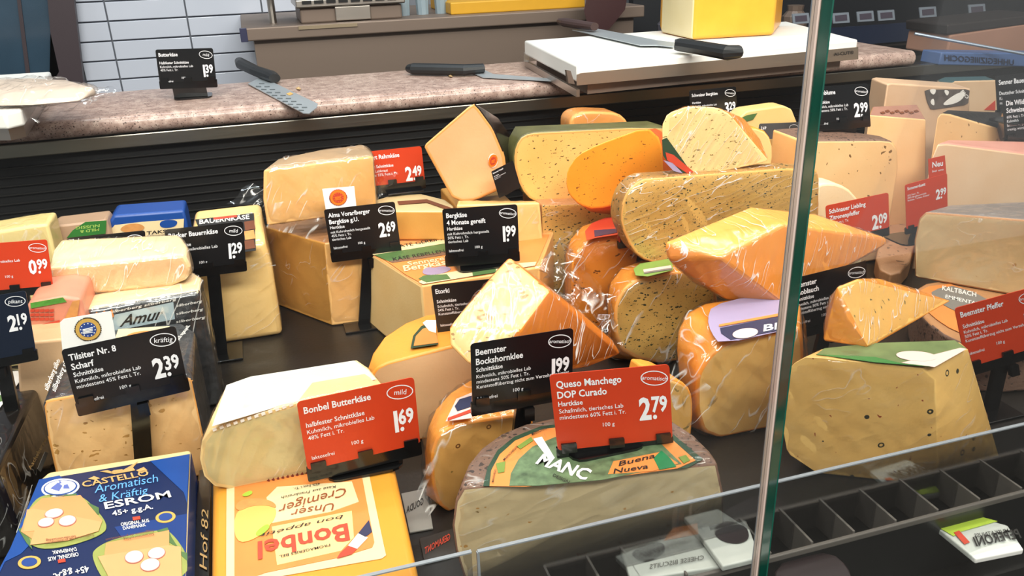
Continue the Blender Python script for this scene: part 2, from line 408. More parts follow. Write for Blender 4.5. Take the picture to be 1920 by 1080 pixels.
# door at the left of the tiles
dr_ = empty('door_1', (py(60, 0, WY).x, WY-.03, .2)); dr_['kind'] = 'structure'
M_frame = plain('door_frame', '3a2e33', .5); M_dglass = plain('door_glass', '34495a', .12, noise_s=8, noise_a=.35, coat=.4)
Pd = VY(60, 60, WY-.03)
decal(Pd, [(-300, -120), (85, -120), (98, 60), (112, 132), (100, 152), (-300, 190)], M_dglass, dr_, 'door_pane', th=.01)
decal(Pd, [(82, -120), (128, -120), (160, 160), (96, 162), (114, 132), (98, 60)], M_frame, dr_, 'door_frame', th=.025)
decal(Pd, [(20, -120), (26, -120), (60, 150), (52, 150)], M_frame, dr_, 'glazing_bar', th=.014)
# steel worktop of the back counter
CY = 2.15
def pw(u, v, y=CY): return py(u, v, y)
xL = pw(478, 90).x; xR = 3.2; zt = pw(640, 42).z; zb = pw(640, 66).z
bc = empty('back_counter', (xL+.8, CY, -.3), 'brushed brown steel back counter with a lipped worktop behind the granite', 'counter')
link('counter_panel', boxm(xL, pw(1190, 60).x, CY+.01, CY+.42, -.3, zb), M_dsteel, bc)
link('worktop', boxm(pw(453, 60).x, pw(1205, 20).x, CY-.012, CY+.44, zb, zt, .003), M_dsteel, bc)
link('corner_cap', boxm(pw(452, 60).x-.003, pw(463, 60).x, CY-.014, CY-.006, zb-.001, zt+.001, .001), plain('navy_cap', '2a2c4a', .4), bc)
sb = link('tool_hook', boxm(pw(560, 60).x, pw(670, 60).x, CY-.016, CY-.012, zt-.01, zt-.002), plain('tan_strip', '8a7a62', .5), bc)
# slicer base / tray on the back counter
sl = empty('steel_slicer', (pw(660, 40).x, CY+.1, zt), 'low steel slicer base with a dark slotted tray at the left of the back counter', 'slicer')
link('base_box', boxm(pw(564, 30).x, pw(757, 30).x, CY+.02, CY+.2, zt, zt+.035, .004), M_dsteel, sl)
link('front_plate', boxm(pw(630, 30).x, pw(697, 30).x, CY+.01, CY+.019, zt+.003, zt+.036, .002), M_steel, sl)
tr_ = link('slotted_tray', boxm(pw(556, 20).x, pw(762, 20).x, CY+.005, CY+.22, zt+.037, zt+.056, .003), M_steel, sl)
for k in range(8):
    x = pw(568+k*23, 20).x
    link('tray_slot', boxm(x, x+.022, CY+.0, CY+.003, zt+.046, zt+.054), M_dark, sl)
link('support_rod', tubem([V3((pw(513, 30).x, CY+.1, zt)), V3((pw(513, 30).x, CY+.1, zt+.09))], .009), M_steel, sl)
link('upper_plate', boxm(pw(480, 5).x, pw(560, 5).x, CY+.02, CY+.2, zt+.075, zt+.09, .003), M_steel, sl)
gx = pw(770, 20).x
M_bot = plain('clear_bottle', '8fa0aa', .15); M_bred = plain('red_bottle_top', '5a2018', .4)
for k in range(3):
    b = empty('sauce_bottle', (gx+.05*k, CY+.1, zt), ['pale bottle with a red brown cap, leftmost of three on the back counter', 'pale bottle with a red brown cap, middle of three on the back counter', 'pale bottle with a red brown cap, rightmost of three on the back counter'][k], 'bottle', 'bottles on the back counter')
    link('bottle_body', tubem([V3((gx+.05*k, CY+.1, zt)), V3((gx+.05*k, CY+.1, zt+.045)), V3((gx+.05*k, CY+.1, zt+.055))], [.016, .018, .01]), M_bot, b)
    link('bottle_cap', tubem([V3((gx+.05*k, CY+.1, zt+.055)), V3((gx+.05*k, CY+.1, zt+.085))], [.02, .017]), M_bred, b)
yb = boxm(pw(850, 15).x, pw(1105, 15).x, CY+.03, CY+.28, zt+.0, zt+.03, .003)
tag(link('yellow_board', yb, plain('yellow_board', 'cf9a1c', .5), None, V3((pw(980, 15).x, CY+.15, zt))), 'thick yellow cutting board lying on the steel back counter', 'cutting board')
# dark maroon bin behind the white board
db = bm2(hull_bm([py(*p, y) for y in (1.95, 2.1) for p in ((1105, -30), (1180, -30), (1172, 18), (1142, 55), (1105, 60), (1095, 20))]))
tag(link('maroon_container', db, plain('maroon', '32171b', .45), None, py(1140, 60, 2.0)), 'dark maroon container between the yellow board and the white board', 'container')
# dark shelving at the right
sh = empty('dark_shelf', (2.0, 2.3, -.2), 'dark shelving unit with price rails at the upper right of the photo', 'shelf')
SY = 2.0
link('shelf_back', boxm(pw(1212, 20).x+.03, 4.6, SY+.3, SY+.33, -.6, 1.6), plain('shelf_dark', '15171c', .5), sh)
for k, (v, dd) in enumerate(((72, .0), (150, .05))):
    z = py(1750, v, SY).z
    link('shelf_board', boxm(pw(1212, 20).x+.03, 4.4, SY, SY+.3, z-.012, z), plain('shelf_board', '2b2320', .45), sh)
    link('price_rail', boxm(pw(1212, 20).x+.03, 4.4, SY-.012, SY-.001, z+.0, z+.05), plain('rail_blue', '20283c', .3), sh)
M_tagf = plain('tag_frame', '7d8590', .4); M_tagi = plain('tag_face', '4b4450', .4); M_tagy = plain('tag_yellow', 'b58f2a', .5)
PS = VY(1750, 20, SY-.02)
for k, (u, v) in enumerate(((1500, 35), (1575, 34), (1621, 31), (1660, 29), (1738, 23), (1830, 18))):
    g = [(u-16, v-9), (u+15, v-11), (u+17, v+8), (u-14, v+10)]
    fr = decal(PS, g, M_tagf, sh, 'shelf_label', th=.003)
    decal(PS, [(u-11, v-5), (u+11, v-7), (u+12, v+4), (u-10, v+6)], M_tagi, fr, 'label_face', th=.001, lift=.003)
for (u, v) in ((1740, 41), (1777, 36), (1865, 30)):
    decal(PS, [(u-14, v-5), (u+14, v-7), (u+15, v+4), (u-13, v+6)], M_tagy, sh, 'yellow_label', th=.002)
for k in range(5):
    u = 1255+k*58; x = py(u, 60, SY+.15).x; z0 = py(1750, 72, SY).z-.0
    c = ['4c4a52', '6b6630', '57606a', '3e4a56', '6a5a50'][k]
    tag(link('food_jar', tubem([V3((x, SY+.15, z0)), V3((x, SY+.15, z0+.07)), V3((x, SY+.15, z0+.085)), V3((x, SY+.15, z0+.1))], [.035, .035, .022, .024]), plain('jar'+c, c, .35), None, V3((x, SY+.15, z0))), 'dim jar number %s from the left on the dark shelf board' % ['one', 'two', 'three', 'four', 'five'][k], 'jar', 'jars on the dark shelf')
# brown carton above the blue one
def solid(name, px, y0, y1, mat, label, cat, group=None):
    pts = [py(*p, y0) for p in px]; pts2 = ex(pts, 0, y1-y0, 0)
    o = link(name, bm2(hull_bm(pts+pts2)), mat, None, pts[0]); bevmod(o, .004, 2); return tag(o, label, cat, group)
cb = solid('brown_carton', [(1782, 66), (1960, 40), (1960, 99), (1774, 104)], 1.66, 1.8, plain('brown_card', '9c7460', .6, noise_s=10, noise_a=.15), 'flat tan brown carton above the blue crate, right of the white board', 'carton')
cl = solid('dark_tray', [(1776, 46), (1960, 25), (1960, 42), (1776, 65)], 1.66, 1.8, plain('lid_dark', '231c1a', .5), 'dark brown tray lying on the tan carton', 'tray')
bp_ = VY(1850, 115, 1.56)
bb = empty('blue_crate', bp_.hit(1850, 130), 'blue crate with dark mirrored lettering beyond the back edge of the case', 'crate')
body(hits(bp_, [(1766, 98), (1960, 100), (1960, 126), (1760, 122)])+ex(hits(bp_, [(1766, 98), (1960, 100), (1960, 126), (1760, 122)]), 0, .06, 0), [], [plain('blue_crate', '4a6390', .45)], .003, bb, 'crate_body')
txt(bp_, [('UHHEGIZIIIEGOCIH', (1900, 122), (1770, 113), (0, -10), .03)], plain('crate_ink', '151c35', .5), bb, lift=.002)
M_chrome = steel('chrome', '8d99a8', .35, .6)
tag(link('chrome_rail', tubem([py(1715, 63, 1.62), py(1930, 103, 1.5)], .0035), M_chrome, None, py(1715, 63, 1.62)), 'thin chrome rail running down to the right over the blue crate', 'rail')

# granite work counter on top of the case back
GZ = .285
gy0 = pz(640, 205, GZ-.02).y; gy1 = pz(640, 141, GZ).y
prof = []
for k in range(9):
    a = math.radians(90+180*k/8); prof.append((gy0+.016+.016*math.cos(a)-.0, GZ-.016+.016*math.sin(a)))
prof += [(gy0+.05, GZ-.032), (gy1, GZ-.032), (gy1, GZ)]
def extr(prof, x0, x1):
    bm = bmesh.new(); a = [bm.verts.new((x0, y, z)) for y, z in prof]; b = [bm.verts.new((x1, y, z)) for y, z in prof]; k = len(prof)
    bm.faces.new(a); bm.faces.new(b)
    for i in range(k): bm.faces.new((a[i], a[(i+1) % k], b[(i+1) % k], b[i]))
    return bm2(bm)
xg1 = pz(1775, 105, GZ).x
tag(link('granite_worktop', extr(prof, -1.2, xg1), M_gran, None, V3((.3, gy0, GZ-.032)), smooth=40), 'speckled pinkish grey granite worktop along the back of the cheese case', 'worktop')
# case: deck, back panel, rail
case = empty('cheese_case', (.4, 1.0, -.1), 'black refrigerated display case with a flat black deck', 'display case')
link('deck', boxm(-1.1, 2.6, .535, gy0+.06, -.04, -.0005), M_deck, case)
link('case_base', boxm(-1.1, 2.6, .55, gy0+.06, -.95, -.04), M_dark, case)
back = empty('ribbed_screen', (.75, gy0+.04, 0), 'black ribbed screen at the back of the display case below the granite', 'screen')
link('panel_sheet', boxm(-1.1, 2.6, gy0+.03, gy0+.05, 0, GZ-.034), M_black, back)
link('top_rail', boxm(-1.1, 2.6, gy0+.012, gy0+.03, GZ-.058, GZ-.034, .002), steel('rail_steel', '8a867c', .35), back)
M_slat = plain('slat', '1f1e1d', .35)
NS = 13
slm = extr([(0, 0), (.004, 0), (.004, .0016), (0, .0012)], -1.85, 1.85); slm.materials.append(M_slat)
for k in range(NS):
    o = bpy.data.objects.new('louvre_slat', slm); COL.objects.link(o); o.parent = back
    o.location = (0, -.016, .018+k*.0158)
link('under_panel', boxm(xg1, 2.6, gy0+.05, gy1, GZ-.085, GZ-.06), M_dark, back)
# ledge outside the case foot with the reflected rack
RZ = .05
yA = pz(1647, 911, RZ).y; yB = pz(1702, 973, RZ).y; xs = pz(1020, 1063, RZ).x
fe = empty('front_ledge', (.75, .47, -.95), 'dark ledge along the foot of the front glass', 'ledge')
link('ledge_board', boxm(-1.1, 2.6, .455, .533, -.09, -.021), plain('ledge', '100f0e', .4), fe); link('ledge_front', boxm(-1.1, 2.6, .46, .53, -.95, -.09), M_dark, fe)
# front glass
M_glass = glass_mat('clear_glass', k=.3); M_gedge = plain('green_glass_edge', '0b4a3c', .15, coat=.6); M_gedge2 = plain('pale_glass_edge', 'b9a79c', .2, coat=.5)
GY = .44
gxr = py(1497, 540, GY).x; gxl = py(1474, 540, GY).x
for nm, x0, x1, lab in (('left', -1.0, gxl, 'clear front glass pane left of the seam'), ('right', gxr, 2.2, 'clear front glass pane right of the seam with a dark green edge')):
    g = empty('glass_pane', ((x0+x1)/2, GY, -.09), lab, 'glass pane', 'front glass of the case')
    link('pane', boxm(x0+(.0012 if nm == 'right' else 0), x1-(.0012 if nm == 'left' else 0), GY, GY+.0005, -.09, .75), M_glass, g)
    if nm == 'right': link('polished_edge', boxm(x0, x0+.0012, GY-.001, GY+.0095, -.09, .75), M_gedge, g)['label'] = 'dark green glass edge'
    if nm == 'right': link('edge_bevel', boxm(x0-.0008, x0+.0004, GY+.0095, GY+.0125, -.09, .75), M_gedge2, g)['label'] = 'pale bevelled edge'
    if nm == 'left': link('polished_edge', boxm(x1-.0012, x1, GY-.003, GY+.003, -.09, .75), M_gedge2, g)['label'] = 'pale pinkish glass edge'
    if nm == 'left': link('edge_bevel', boxm(x1+.0001, x1+.0011, GY+.003, GY+.006, -.09, .75), M_chrome, g)
# acrylic risers
M_acr = glass_mat('acrylic', (.93, .94, .95), .8); M_acre = plain('acrylic_edge', '8e9298', .25)
for nm, (u0, v0), (u1, v1), y, lab in (('l', (600, 1098), (884, 1035), .50, 'short clear acrylic riser before the small yellow package'), ('r', (896, 1034), (2050, 764), .505, 'long clear acrylic riser in front of the half wheel')):
    a = py(u0, v0, y); b = py(u1, v1, y); z = (a.z+b.z)/2
    g = empty('acrylic_riser', ((a.x+b.x)/2, y, -.02), lab, 'riser', 'acrylic risers')
    link('clear_panel', boxm(a.x, b.x, y, y+.0006, -.02, z-.001), M_acr, g)
    link('top_edge', boxm(a.x, b.x, y-.0012, y+.0022, z-.0012, z), M_acre, g)
    if nm == 'r': link('end_edge', boxm(a.x-.001, a.x+.001, y-.001, y+.002, -.02, z-.001), M_acre, g)
# slotted rack: its reflection in the front glass, built as solid parts
rk = empty('rack_reflection', (.8, .5, -.02), 'black slotted rack with grey dividers in front of the big peppercorn wedge', 'rack')
M_rack = plain('rack_black', '0e0f10', .3); M_bar = plain('rack_bar', '5d5752', .45)
link('trough', boxm(xs, 1.6, yB, yA, -.02, RZ-.03), M_rack, rk)
link('back_bar', boxm(xs, 1.6, yA-.002, yA+.001, -.02, RZ), M_bar, rk)
link('front_bar', boxm(xs, 1.6, yB-.004, yB, RZ-.006, RZ, .001), M_bar, rk); link('front_wall', boxm(xs, 1.6, yB-.003, yB-.001, -.02, RZ-.006), M_rack, rk)
ud = [(1020, 1063), (1100, 1045)]+[(1165+k*74+(k*k*.1), 1030-k*18.3) for k in range(11)]
for (u, v) in ud:
    p = pz(u, v, RZ); 
    if abs(p.y-yA) < .03: link('divider', boxm(p.x-.0012, p.x+.0012, yB, yA, RZ-.029, RZ+.002, .0005), M_bar, rk)
for (u, v) in ((1290, 1003), (1482, 998), (1562, 969), (1700, 934), (1745, 933), (1795, 910)):
    p = pz(u, v, RZ-.028); link('slot_mark', boxm(p.x-.012, p.x+.012, p.y-.0015, p.y+.0015, RZ-.0299, RZ-.0285), M_bar, rk)

# ================================================ PRICE CARDS
M_cb = plain('card_black', '0c0d10', .32); M_cr = plain('card_red', 'c43a18', .4); M_cn = plain('card_navy', '101a2c', .3)
M_tw = plain('card_white', 'e9e9ee', .5); M_hold = plain('holder_black', '09090a', .22, coat=.3); M_cg = plain('card_grey', '4a4a4c', .4)
def card(label, TL, TR, BL, col='b', title=(), sub=None, desc=(), price=None, oval=None, w100=True, lf=True, W=.105, y=None, yaw=0,
         bar=True, stand=None, footz=None, ts=1.0, name='price_card', tilt=0, clips=True, dim=False):
    a = py(*TL, 1); e = V3((math.cos(math.radians(yaw)), math.sin(math.radians(yaw)), 0))
    P = VY(*TL, 1, yaw, tilt)
    w1 = (P.hit(*TR)-P.hit(*TL)).length; s = W/w1
    if y: s = y
    P = VY(*TL, s, yaw, tilt)
    O = P.hit(*TL); U = P.hit(*TR)-O; D = P.hit(*BL)-O; U0 = U/1; w = U.length; hr = D.length/w; D0 = D.normalized()*w
    n = P.up()
    def C(s_, t_, d=0): return O+U*s_+D0*t_+n*d
    root = empty(name, C(.5, hr+.1), label, 'price card', 'price cards in the case')
    def rr(x0, y0, x1, y1, r, d0, th, nm, mat, cs=(1, 1, 1, 1)):
        P_ = []
        for (cx, cy, a0, k) in ((x1-r, y0+r, -90, cs[1]), (x1-r, y1-r, 0, cs[2]), (x0+r, y1-r, 90, cs[3]), (x0+r, y0+r, 180, cs[0])):
            for q in range(4):
                t = math.radians(a0+30*q); P_.append(C(cx+r*math.cos(t), cy+r*math.sin(t)))
        return link(nm, polym(P, P_, th, d0, world=True), mat, root)
    m_ = {'b': M_cb, 'r': M_cr, 'n': M_cn, 'g': M_cg}[col]
    panel = rr(0, 0, 1, hr, .035, -.0008, .0008, 'card_panel', m_)
    def T(s_, x, yb, cap, off=.012, sq=.86, right=False, sh=0, ang=0):
        _, _, wd = tmesh(s_, off, sh)
        ux = U*(cap*sq); 
        if right: x = x-wd*cap*sq
        ca, sa = math.cos(ang), math.sin(ang)
        exx = (U*ca+D0*sa)*(cap*sq); eyy = -(D0*ca-U*sa)*cap
        return (s_, C(x, yb, .0004), exx, eyy, off, sh, False)
    L = []
    for i, s_ in enumerate(title): L.append(T(s_, .045, .125+i*.098, .062*ts, .036, .84))
    t0 = .125+max(len(title)-1, 0)*.098+.075
    if len(title) == 1: t0 += .06
    if L: link('title_lettering', tx_raw(L), M_tw, root)
    L = []
    if sub: L.append(T(sub, .045, t0, .045*ts, .022, .86)); t0 += .066
    for s_ in desc: L.append(T(s_, .045, t0, (.039 if len(desc) < 3 else .036)*ts, .008, .93)); t0 += .06 if len(desc) < 3 else .055
    if w100: L.append(T('100 g', .40, .53 if len(desc) < 3 else .572, .036, .008, .95))
    if lf: L.append(T('laktosefrei', .05, .585 if len(desc) < 3 else .6, .035, .008, .92))
    if L: link('fine_print', tx_raw(L), M_tw, root)
    if price:
        a_, b_ = price.split('.')
        xr = .965
        L = [T(b_, xr, .435+.0, .14, .055, .68, True)]
        wb = tmesh(b_, .04)[2]*.14*.68
        L.append(T('.', xr-wb+.004, .50, .17, .05, .8, False))
        L.append(T(a_, xr-wb-.008, .50, .2, .06, .70, True))
        link('price_digits', tx_raw(L), M_tw, root)
    if oval:
        cx, cy, rx_, ry_ = .865, .115, .118, .07; an = math.radians(9); k = 30; ms = []
        bm = bmesh.new(); o_ = []; i_ = []
        for q in range(k):
            t = 2*math.pi*q/k
            for lst, f in ((o_, 1), (i_, .0)):
                X = (rx_-(0 if f else .009))*math.cos(t); Y = (ry_-(0 if f else .009))*math.sin(t)
                lst.append(bm.verts.new(C(cx+X*math.cos(an)-Y*math.sin(an), cy+X*math.sin(an)+Y*math.cos(an), .0004)))
        for q in range(k): bm.faces.new((o_[q], o_[(q+1) % k], i_[(q+1) % k], i_[q]))
        me = bm2(bm); wd = tmesh(oval, .006)[2]; sz = min(.05, .215/wd/.9)
        tt = tx_raw([T(oval, cx-wd*sz*.45*math.cos(an), cy+sz*.5-wd*sz*.45*math.sin(an), sz, .006, .9, ang=an)])
        link('rating_oval', joinm([me, tt]), M_tw, root)
    if bar:
        rr(-.01, hr-.02, 1.01, hr+.13, .02, -.0042, .003, 'holder_bar', M_hold)
        if clips:
            for s0 in (.03, .44, .85):
                rr(s0, hr-.07, s0+.13, hr+.02, .006, .0006, .002, 'clip', M_hold)
    if stand:      # pole down to the deck: stand=(u,v) foot pixel
        f = P.hit(*stand); b0 = C(.5, hr+.05)
        top = C(.56, hr-.05, -.006); bot = V3((f.x, top.y, footz or 0))
        wv = U*.085
        link('pole', bm2(hull_bm([top-wv, top+wv, bot-wv, bot+wv]+ex([top-wv, top+wv, bot-wv, bot+wv], 0, .006, 0))), M_hold, root)
        q = C(.5, hr+.17, .001); 
        link('pole_clasp', bm2(hull_bm([C(.56+i*.05, hr+.14+j*.14, d) for i in (-1, 1) for j in (0, 1) for d in (-.004, .002)])), M_hold, root)
        link('foot_plate', boxm(bot.x-.03, bot.x+.03, bot.y-.02, bot.y+.04, bot.z, bot.z+.003, .001), M_hold, root)
    elif footz is not None:   # low foot on the thing below
        b0 = C(.5, hr+.12); zz = footz
        pts = [C(x_, hr+.1, -.004) for x_ in (.2, .8)]
        link('foot_neck', bm2(hull_bm(pts+[V3((p.x, p.y+.004, zz+.001)) for p in pts]+ex(pts, 0, .003, 0)+[V3((p.x, p.y+.008, zz+.001)) for p in pts])), M_hold, root)
        x0 = C(.16, 0).x; x1 = C(.84, 0).x; yb_ = b0.y+.008; pl = []
        for (cx, cy, a0) in ((x1-.012, yb_+.028, 0), (x0+.012, yb_+.028, 90), (x0+.012, yb_-.002, 180), (x1-.012, yb_-.002, 270)):
            for q_ in range(4): t = math.radians(a0+30*q_); pl.append(V3((cx+.012*math.cos(t), cy+.012*math.sin(t), zz)))
        link('foot_plate', polym(HZ(zz), pl, .0025, .0003, world=True), M_hold, root)
    root['_C'] = 0
    del root['_C']
    return root, C, P, hr, rr
M_gold = plain('seal_gold', 'c9a04e', .5); M_navy = plain('seal_blue', '1f3f86', .5); M_orange = plain('seal_orange', 'e8791c', .5); M_white = plain('paper_white', 'ececea', .6)
def seal(P, cx, cy, r, root, cols, rot=0, sq=1.0, teeth=36, lift=.0004, nm='seal'):
    """certification seal: toothed ring, ring, disc, field stripes, stars"""
    def E(rr_): return ell(cx, cy, rr_, rr_*sq, rot)
    o = []
    for k in range(teeth*2):
        t = math.pi*k/teeth; q = r*(1.0 if k % 2 else .93); o.append((cx+q*math.cos(t), cy+q*sq*math.sin(t)))
    s = decal(P, o, cols[0], root, nm, lift=lift)
    decal(P, E(r*.9), cols[1], s, 'seal_ring', lift=lift+.0004)
    decal(P, E(r*.62), cols[2], s, 'seal_disc', lift=lift+.0008)
    st = []
    for k in range(12):
        t = 2*math.pi*k/12; x = cx+r*.52*math.cos(t); y_ = cy+r*.52*sq*math.sin(t); st.append(ell(x, y_, r*.045, r*.045*sq, 0, 6))
    for k in range(4):
        st.append([(cx-r*.4, cy+sq*r*(-.02+k*.1)), (cx+r*.32, cy+sq*r*(-.22+k*.13)), (cx+r*.36, cy+sq*r*(-.17+k*.13)), (cx-r*.3, cy+sq*r*(.03+k*.1))])
    decals(P, st, cols[3], s, 'seal_print', lift=lift+.0012)
    return s
# ================================================ CHEESES
def lo(pts, z): return dr(pts, z)
UP = (0, 0, 1)
cream = paste('paste_cream', 'eec585', 'dda85f'); 
# paste materials
P_til = paste('paste_tilsit', 'ecc88c', 'dba968', pits=.3, fl=(110, .16, .2), fcol='a5763a', stretch=(.6, 1, 1.4))
P_bb = paste('paste_butter', 'cfc690', 'bdb274', pits=.03)
P_man = paste('paste_manchego', 'd6c79c', 'c4b58a', pits=.15, fl=(80, .14, .14), fcol='8a6c40', stretch=(.5, 1, 1.3))
P_alp = paste('paste_alp', 'efc27c', 'dfa556', smear=.6)
P_alp2 = paste('paste_alp_dark', 'd3a050', 'bd8538', smear=.6)
P_pale = paste('paste_pale', 'eed08a', 'e3bd6c')
P_white = paste('paste_white', 'f3e0b4', 'ecd096', bump=.4)
P_feta = paste('paste_crumb', 'eccb98', 'd8b07a', bump=.8)
P_peach = paste('paste_peach', 'eebc88', 'e4a872', pits=.01)
P_herb = paste('paste_herb', 'e8bc6c', 'd9a24e', fl=(150, .19, .5), fcol='5c5630', stretch=(.7, 1, 1.6))
P_herbg = paste('paste_herb_green', 'd0ac60', 'b8924a', fl=(200, .24, .62), fcol='364030', stretch=(.75, 1, 1.5))
P_org = paste('paste_orange', 'f0a032', 'e68c24', fl=(130, .17, .4), fcol='8a5424', stretch=(.7, 1, 1.5))
P_orgd = paste('paste_orange_deep', 'df8a30', 'd67a26', fl=(95, .18, .45), fcol='70421c', stretch=(.6, 1, 1.5))
P_fen = paste('paste_fenugreek', 'edca82', 'e0b568', fl=(75, .22, .6), fcol='a07a40', stretch=(.6, 1, 1.5))
P_fen2 = paste('paste_fenugreek_ring', 'deae60', 'cf994a', ring=(60, .2, .4, '7a4d24', .04), fl=(80, .12, .3), fcol='9a7a3c')
P_pep = paste('paste_pepper', 'efc878', 'e0b05a', ring=(55, .22, .3, '35352a', .04), fl=(90, .1, .4), fcol='a04a2a')
P_gouda = paste('paste_gouda', 'e6bf74', 'd6a656')
P_bone = paste('paste_bone', 'dcc898', 'ccb680', pits=.05)
P_bark = paste('paste_block', 'e8c890', 'd9b074', fl=(60, .15, .35), fcol='7a5a34')
R_or = paste('rind_orange', 'eda243', 'e08c2e', rough=.25, bump=.5)
R_or2 = paste('rind_deep_orange', 'd9822c', 'c66c20', rough=.3)
R_red = paste('rind_red', 'd9642a', 'c84e1c', rough=.3)
R_edge = paste('rind_edge', 'e3a75e', 'd99848')
R_oredge = paste('rind_edge_orange', 'e79a3c', 'e08c2e')
R_tan = paste('rind_tan', 'b98a5a', '9c7048', rough=.6, bump=1)
R_brown = paste('rind_brown', '6d5648', '8f7460', rough=.6, fl=(160, .3, .5), fcol='3a2c26', bump=1)
R_grey = paste('rind_grey', '8b837a', '5f5852', rough=.4, bump=1)
R_pink = paste('rind_pink', 'd8a08c', 'c07e6c', rough=.4)
R_blk = plain('wrap_black', '17120f', .22, coat=.5, noise_s=20, noise_a=.6, bump=.5)
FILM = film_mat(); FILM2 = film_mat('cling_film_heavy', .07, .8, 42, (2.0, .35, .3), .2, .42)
FILM3 = film_mat('bag_film', .07, .6, 22, (1.6, .5, .3), .12, .44)
M_ink = plain('ink_black', '1b1715', .6); M_inkb = plain('ink_brown', '6e3a1c', .6); M_green = plain('print_green', '4f6d3c', .5, noise_s=90, noise_a=.3)
M_dgreen = plain('print_dark_green', '26402c', .5); M_cream = plain('print_cream', 'dfc99c', .55); M_oran = plain('print_orange', 'db8540', .5, noise_s=40, noise_a=.12)
M_lav = plain('print_lavender', 'a093b4', .4); M_navyp = plain('print_navy', '28304e', .4); M_redp = plain('print_red', 'c2422c', .4); M_whitep = plain('print_white', 'ece8e2', .5)
M_gold2 = plain('print_gold', 'c8a066', .5); M_blue = plain('print_blue', '1a4690', .35); M_dblue = plain('print_dark_blue', '13234e', .35); M_sky = plain('print_light_blue', '5fa0e0', .5)
M_lgreen = plain('print_light_green', '9dbb5a', .5); M_pinkp = plain('print_pink', 'e9c6bd', .5); M_wood = plain('print_bread', 'c98b4c', .6, noise_s=120, noise_a=.3)

# ---- front left: blue box, yellow box, loaf -------------------------------------------------
z = .07
top = [(90, 884), (358, 842), (346, 1160), (-62, 1215), (73, 899)]
pt = tp(z, top); r = cheese('blue packaged cheese slab with open sandwich pictures, lying at the front left', pt+lo(pt, .0), [((1, 0, 0), .7, 1), ((0, -1, 0), .7, 1), ((-1, 0, 0), .7, 1)],
    [plain('box_cream', 'e3cd96', .4), plain('box_blue', '1c3f88', .3, coat=.3)], .004, name='cheese_package', cat='cheese')
T = HZ(z+.0004)
bl = decal(T, [(74, 901), (356, 853), (351, 960), (346, 1150), (-60, 1200), (10, 1055)], M_dblue, r, 'printed_sleeve')
decal(T, [(74, 901), (112, 893), (148, 930), (40, 1040), (10, 1055), (-60, 1200), (-66, 1190), (20, 1030)], M_blue, bl, 'blue_field', lift=.0008)
decal(T, [(282, 866), (356, 853), (351, 945), (345, 925)], M_blue, bl, 'blue_field', lift=.0008)
decal(T, [(215, 990), (351, 965), (346, 1150), (300, 1156), (250, 1040)], plain('print_mid_blue', '1b3878', .35), bl, 'blue_field', lift=.0007)
rs = decal(T, ell(114, 917, 36, 17, -7), M_whitep, bl, 'round_seal', lift=.0012)
decal(T, ell(114, 917, 32, 14, -7), M_blue, rs, 'seal_ring', lift=.0016); decal(T, ell(114, 917, 29, 12.4, -7), M_whitep, rs, 'seal_face', lift=.002)
decals(T, [[(96, 920), (110, 909), (118, 915), (112, 925)], [(112, 911), (113, 904), (117, 910)], [(120, 920), (121, 914), (128, 912), (132, 920)]], plain('seal_ink', '5a6ab0', .5), rs, 'seal_picture', lift=.0024)
decals(T, [[(188, 886), (202, 884), (220, 889), (238, 880), (260, 867), (250, 879), (254, 884), (238, 887), (215, 891)],
           [(166, 900), (177, 895), (188, 899), (178, 902)], [(256, 884), (270, 878), (277, 884), (266, 890)], [(206, 888), (214, 884), (230, 882), (232, 886), (216, 890)]], M_gold2, bl, 'winged_emblem', lift=.0012)
txt(T, [('CASTELLO', (156, 916), (281, 893), (-3, -10), .03)], M_gold2, bl, lift=.0016)
txt(T, [('Aromatisch', (178, 927), (299, 905), (-4, -14), .0, .3), ('& Kräftig', (187, 944), (281, 927), (-4, -13), .0, .3)], M_sky, bl, lift=.0016)
txt(T, [('ESROM', (198, 957), (322, 934), (-3, -12), .03)], M_whitep, bl, lift=.0016)
txt(T, [('45+ g.g.A.', (212, 970), (288, 956), (-2, -9), .02), ('ORIGINAL AUS', (228, 989), (281, 981), (-1.5, -6), .02), ('DÄNEMARK', (232, 996), (275, 989), (-1.5, -5.5), .02),
        ('ORIGINAL AUS', (147, 1038), (90, 1048), (2, 7), .02), ('DÄNEMARK', (143, 1029), (98, 1036), (2, 6), .02), ('45+ g.g.A.', (166, 1063), (100, 1079), (3, 11), .03)], M_whitep, bl, lift=.0016)
for cx, cy, q in ((311, 972, 1), (56, 1057, 1.15)):
    s = decal(T, ell(cx, cy, 19*q, 10.5*q, -8), M_gold, bl, 'gold_seal', lift=.0012); decal(T, ell(cx, cy, 13*q, 7*q, -8), M_navy, s, 'seal_disc', lift=.0016)
for cx, cy in ((256, 975), (116, 1055)): decals(T, [[(cx-7, cy-3), (cx+7, cy-5), (cx+8, cy+1), (cx-6, cy+3)]], M_redp, bl, 'small_flag', lift=.0012)
def sandwich(pts_bread, pts_leaf, pts_ch, pts_ch2, rad):
    b_ = decal(T, pts_bread, plain('print_cucumber', '93994e', .5), bl, 'sandwich_picture', lift=.0012)
    decals(T, pts_leaf, M_green, b_, 'leaf_print', lift=.0016)
    decal(T, pts_ch, plain('print_slice', 'd6935c', .5), b_, 'slice_print', lift=.002); decal(T, pts_ch2, plain('print_slice2', 'dc9d68', .5), b_, 'slice_print', lift=.0024)
    for (x, y_, a, c) in rad:
        k_ = decal(T, ell(x, y_, a, c, -12), plain('print_radish_edge', 'b06a60', .5), b_, 'radish_print', lift=.003)
    decals(T, [ell(x, y_, a-1.2, c-1, -12) for (x, y_, a, c) in rad], M_pinkp, b_, 'radish_print', lift=.0034)
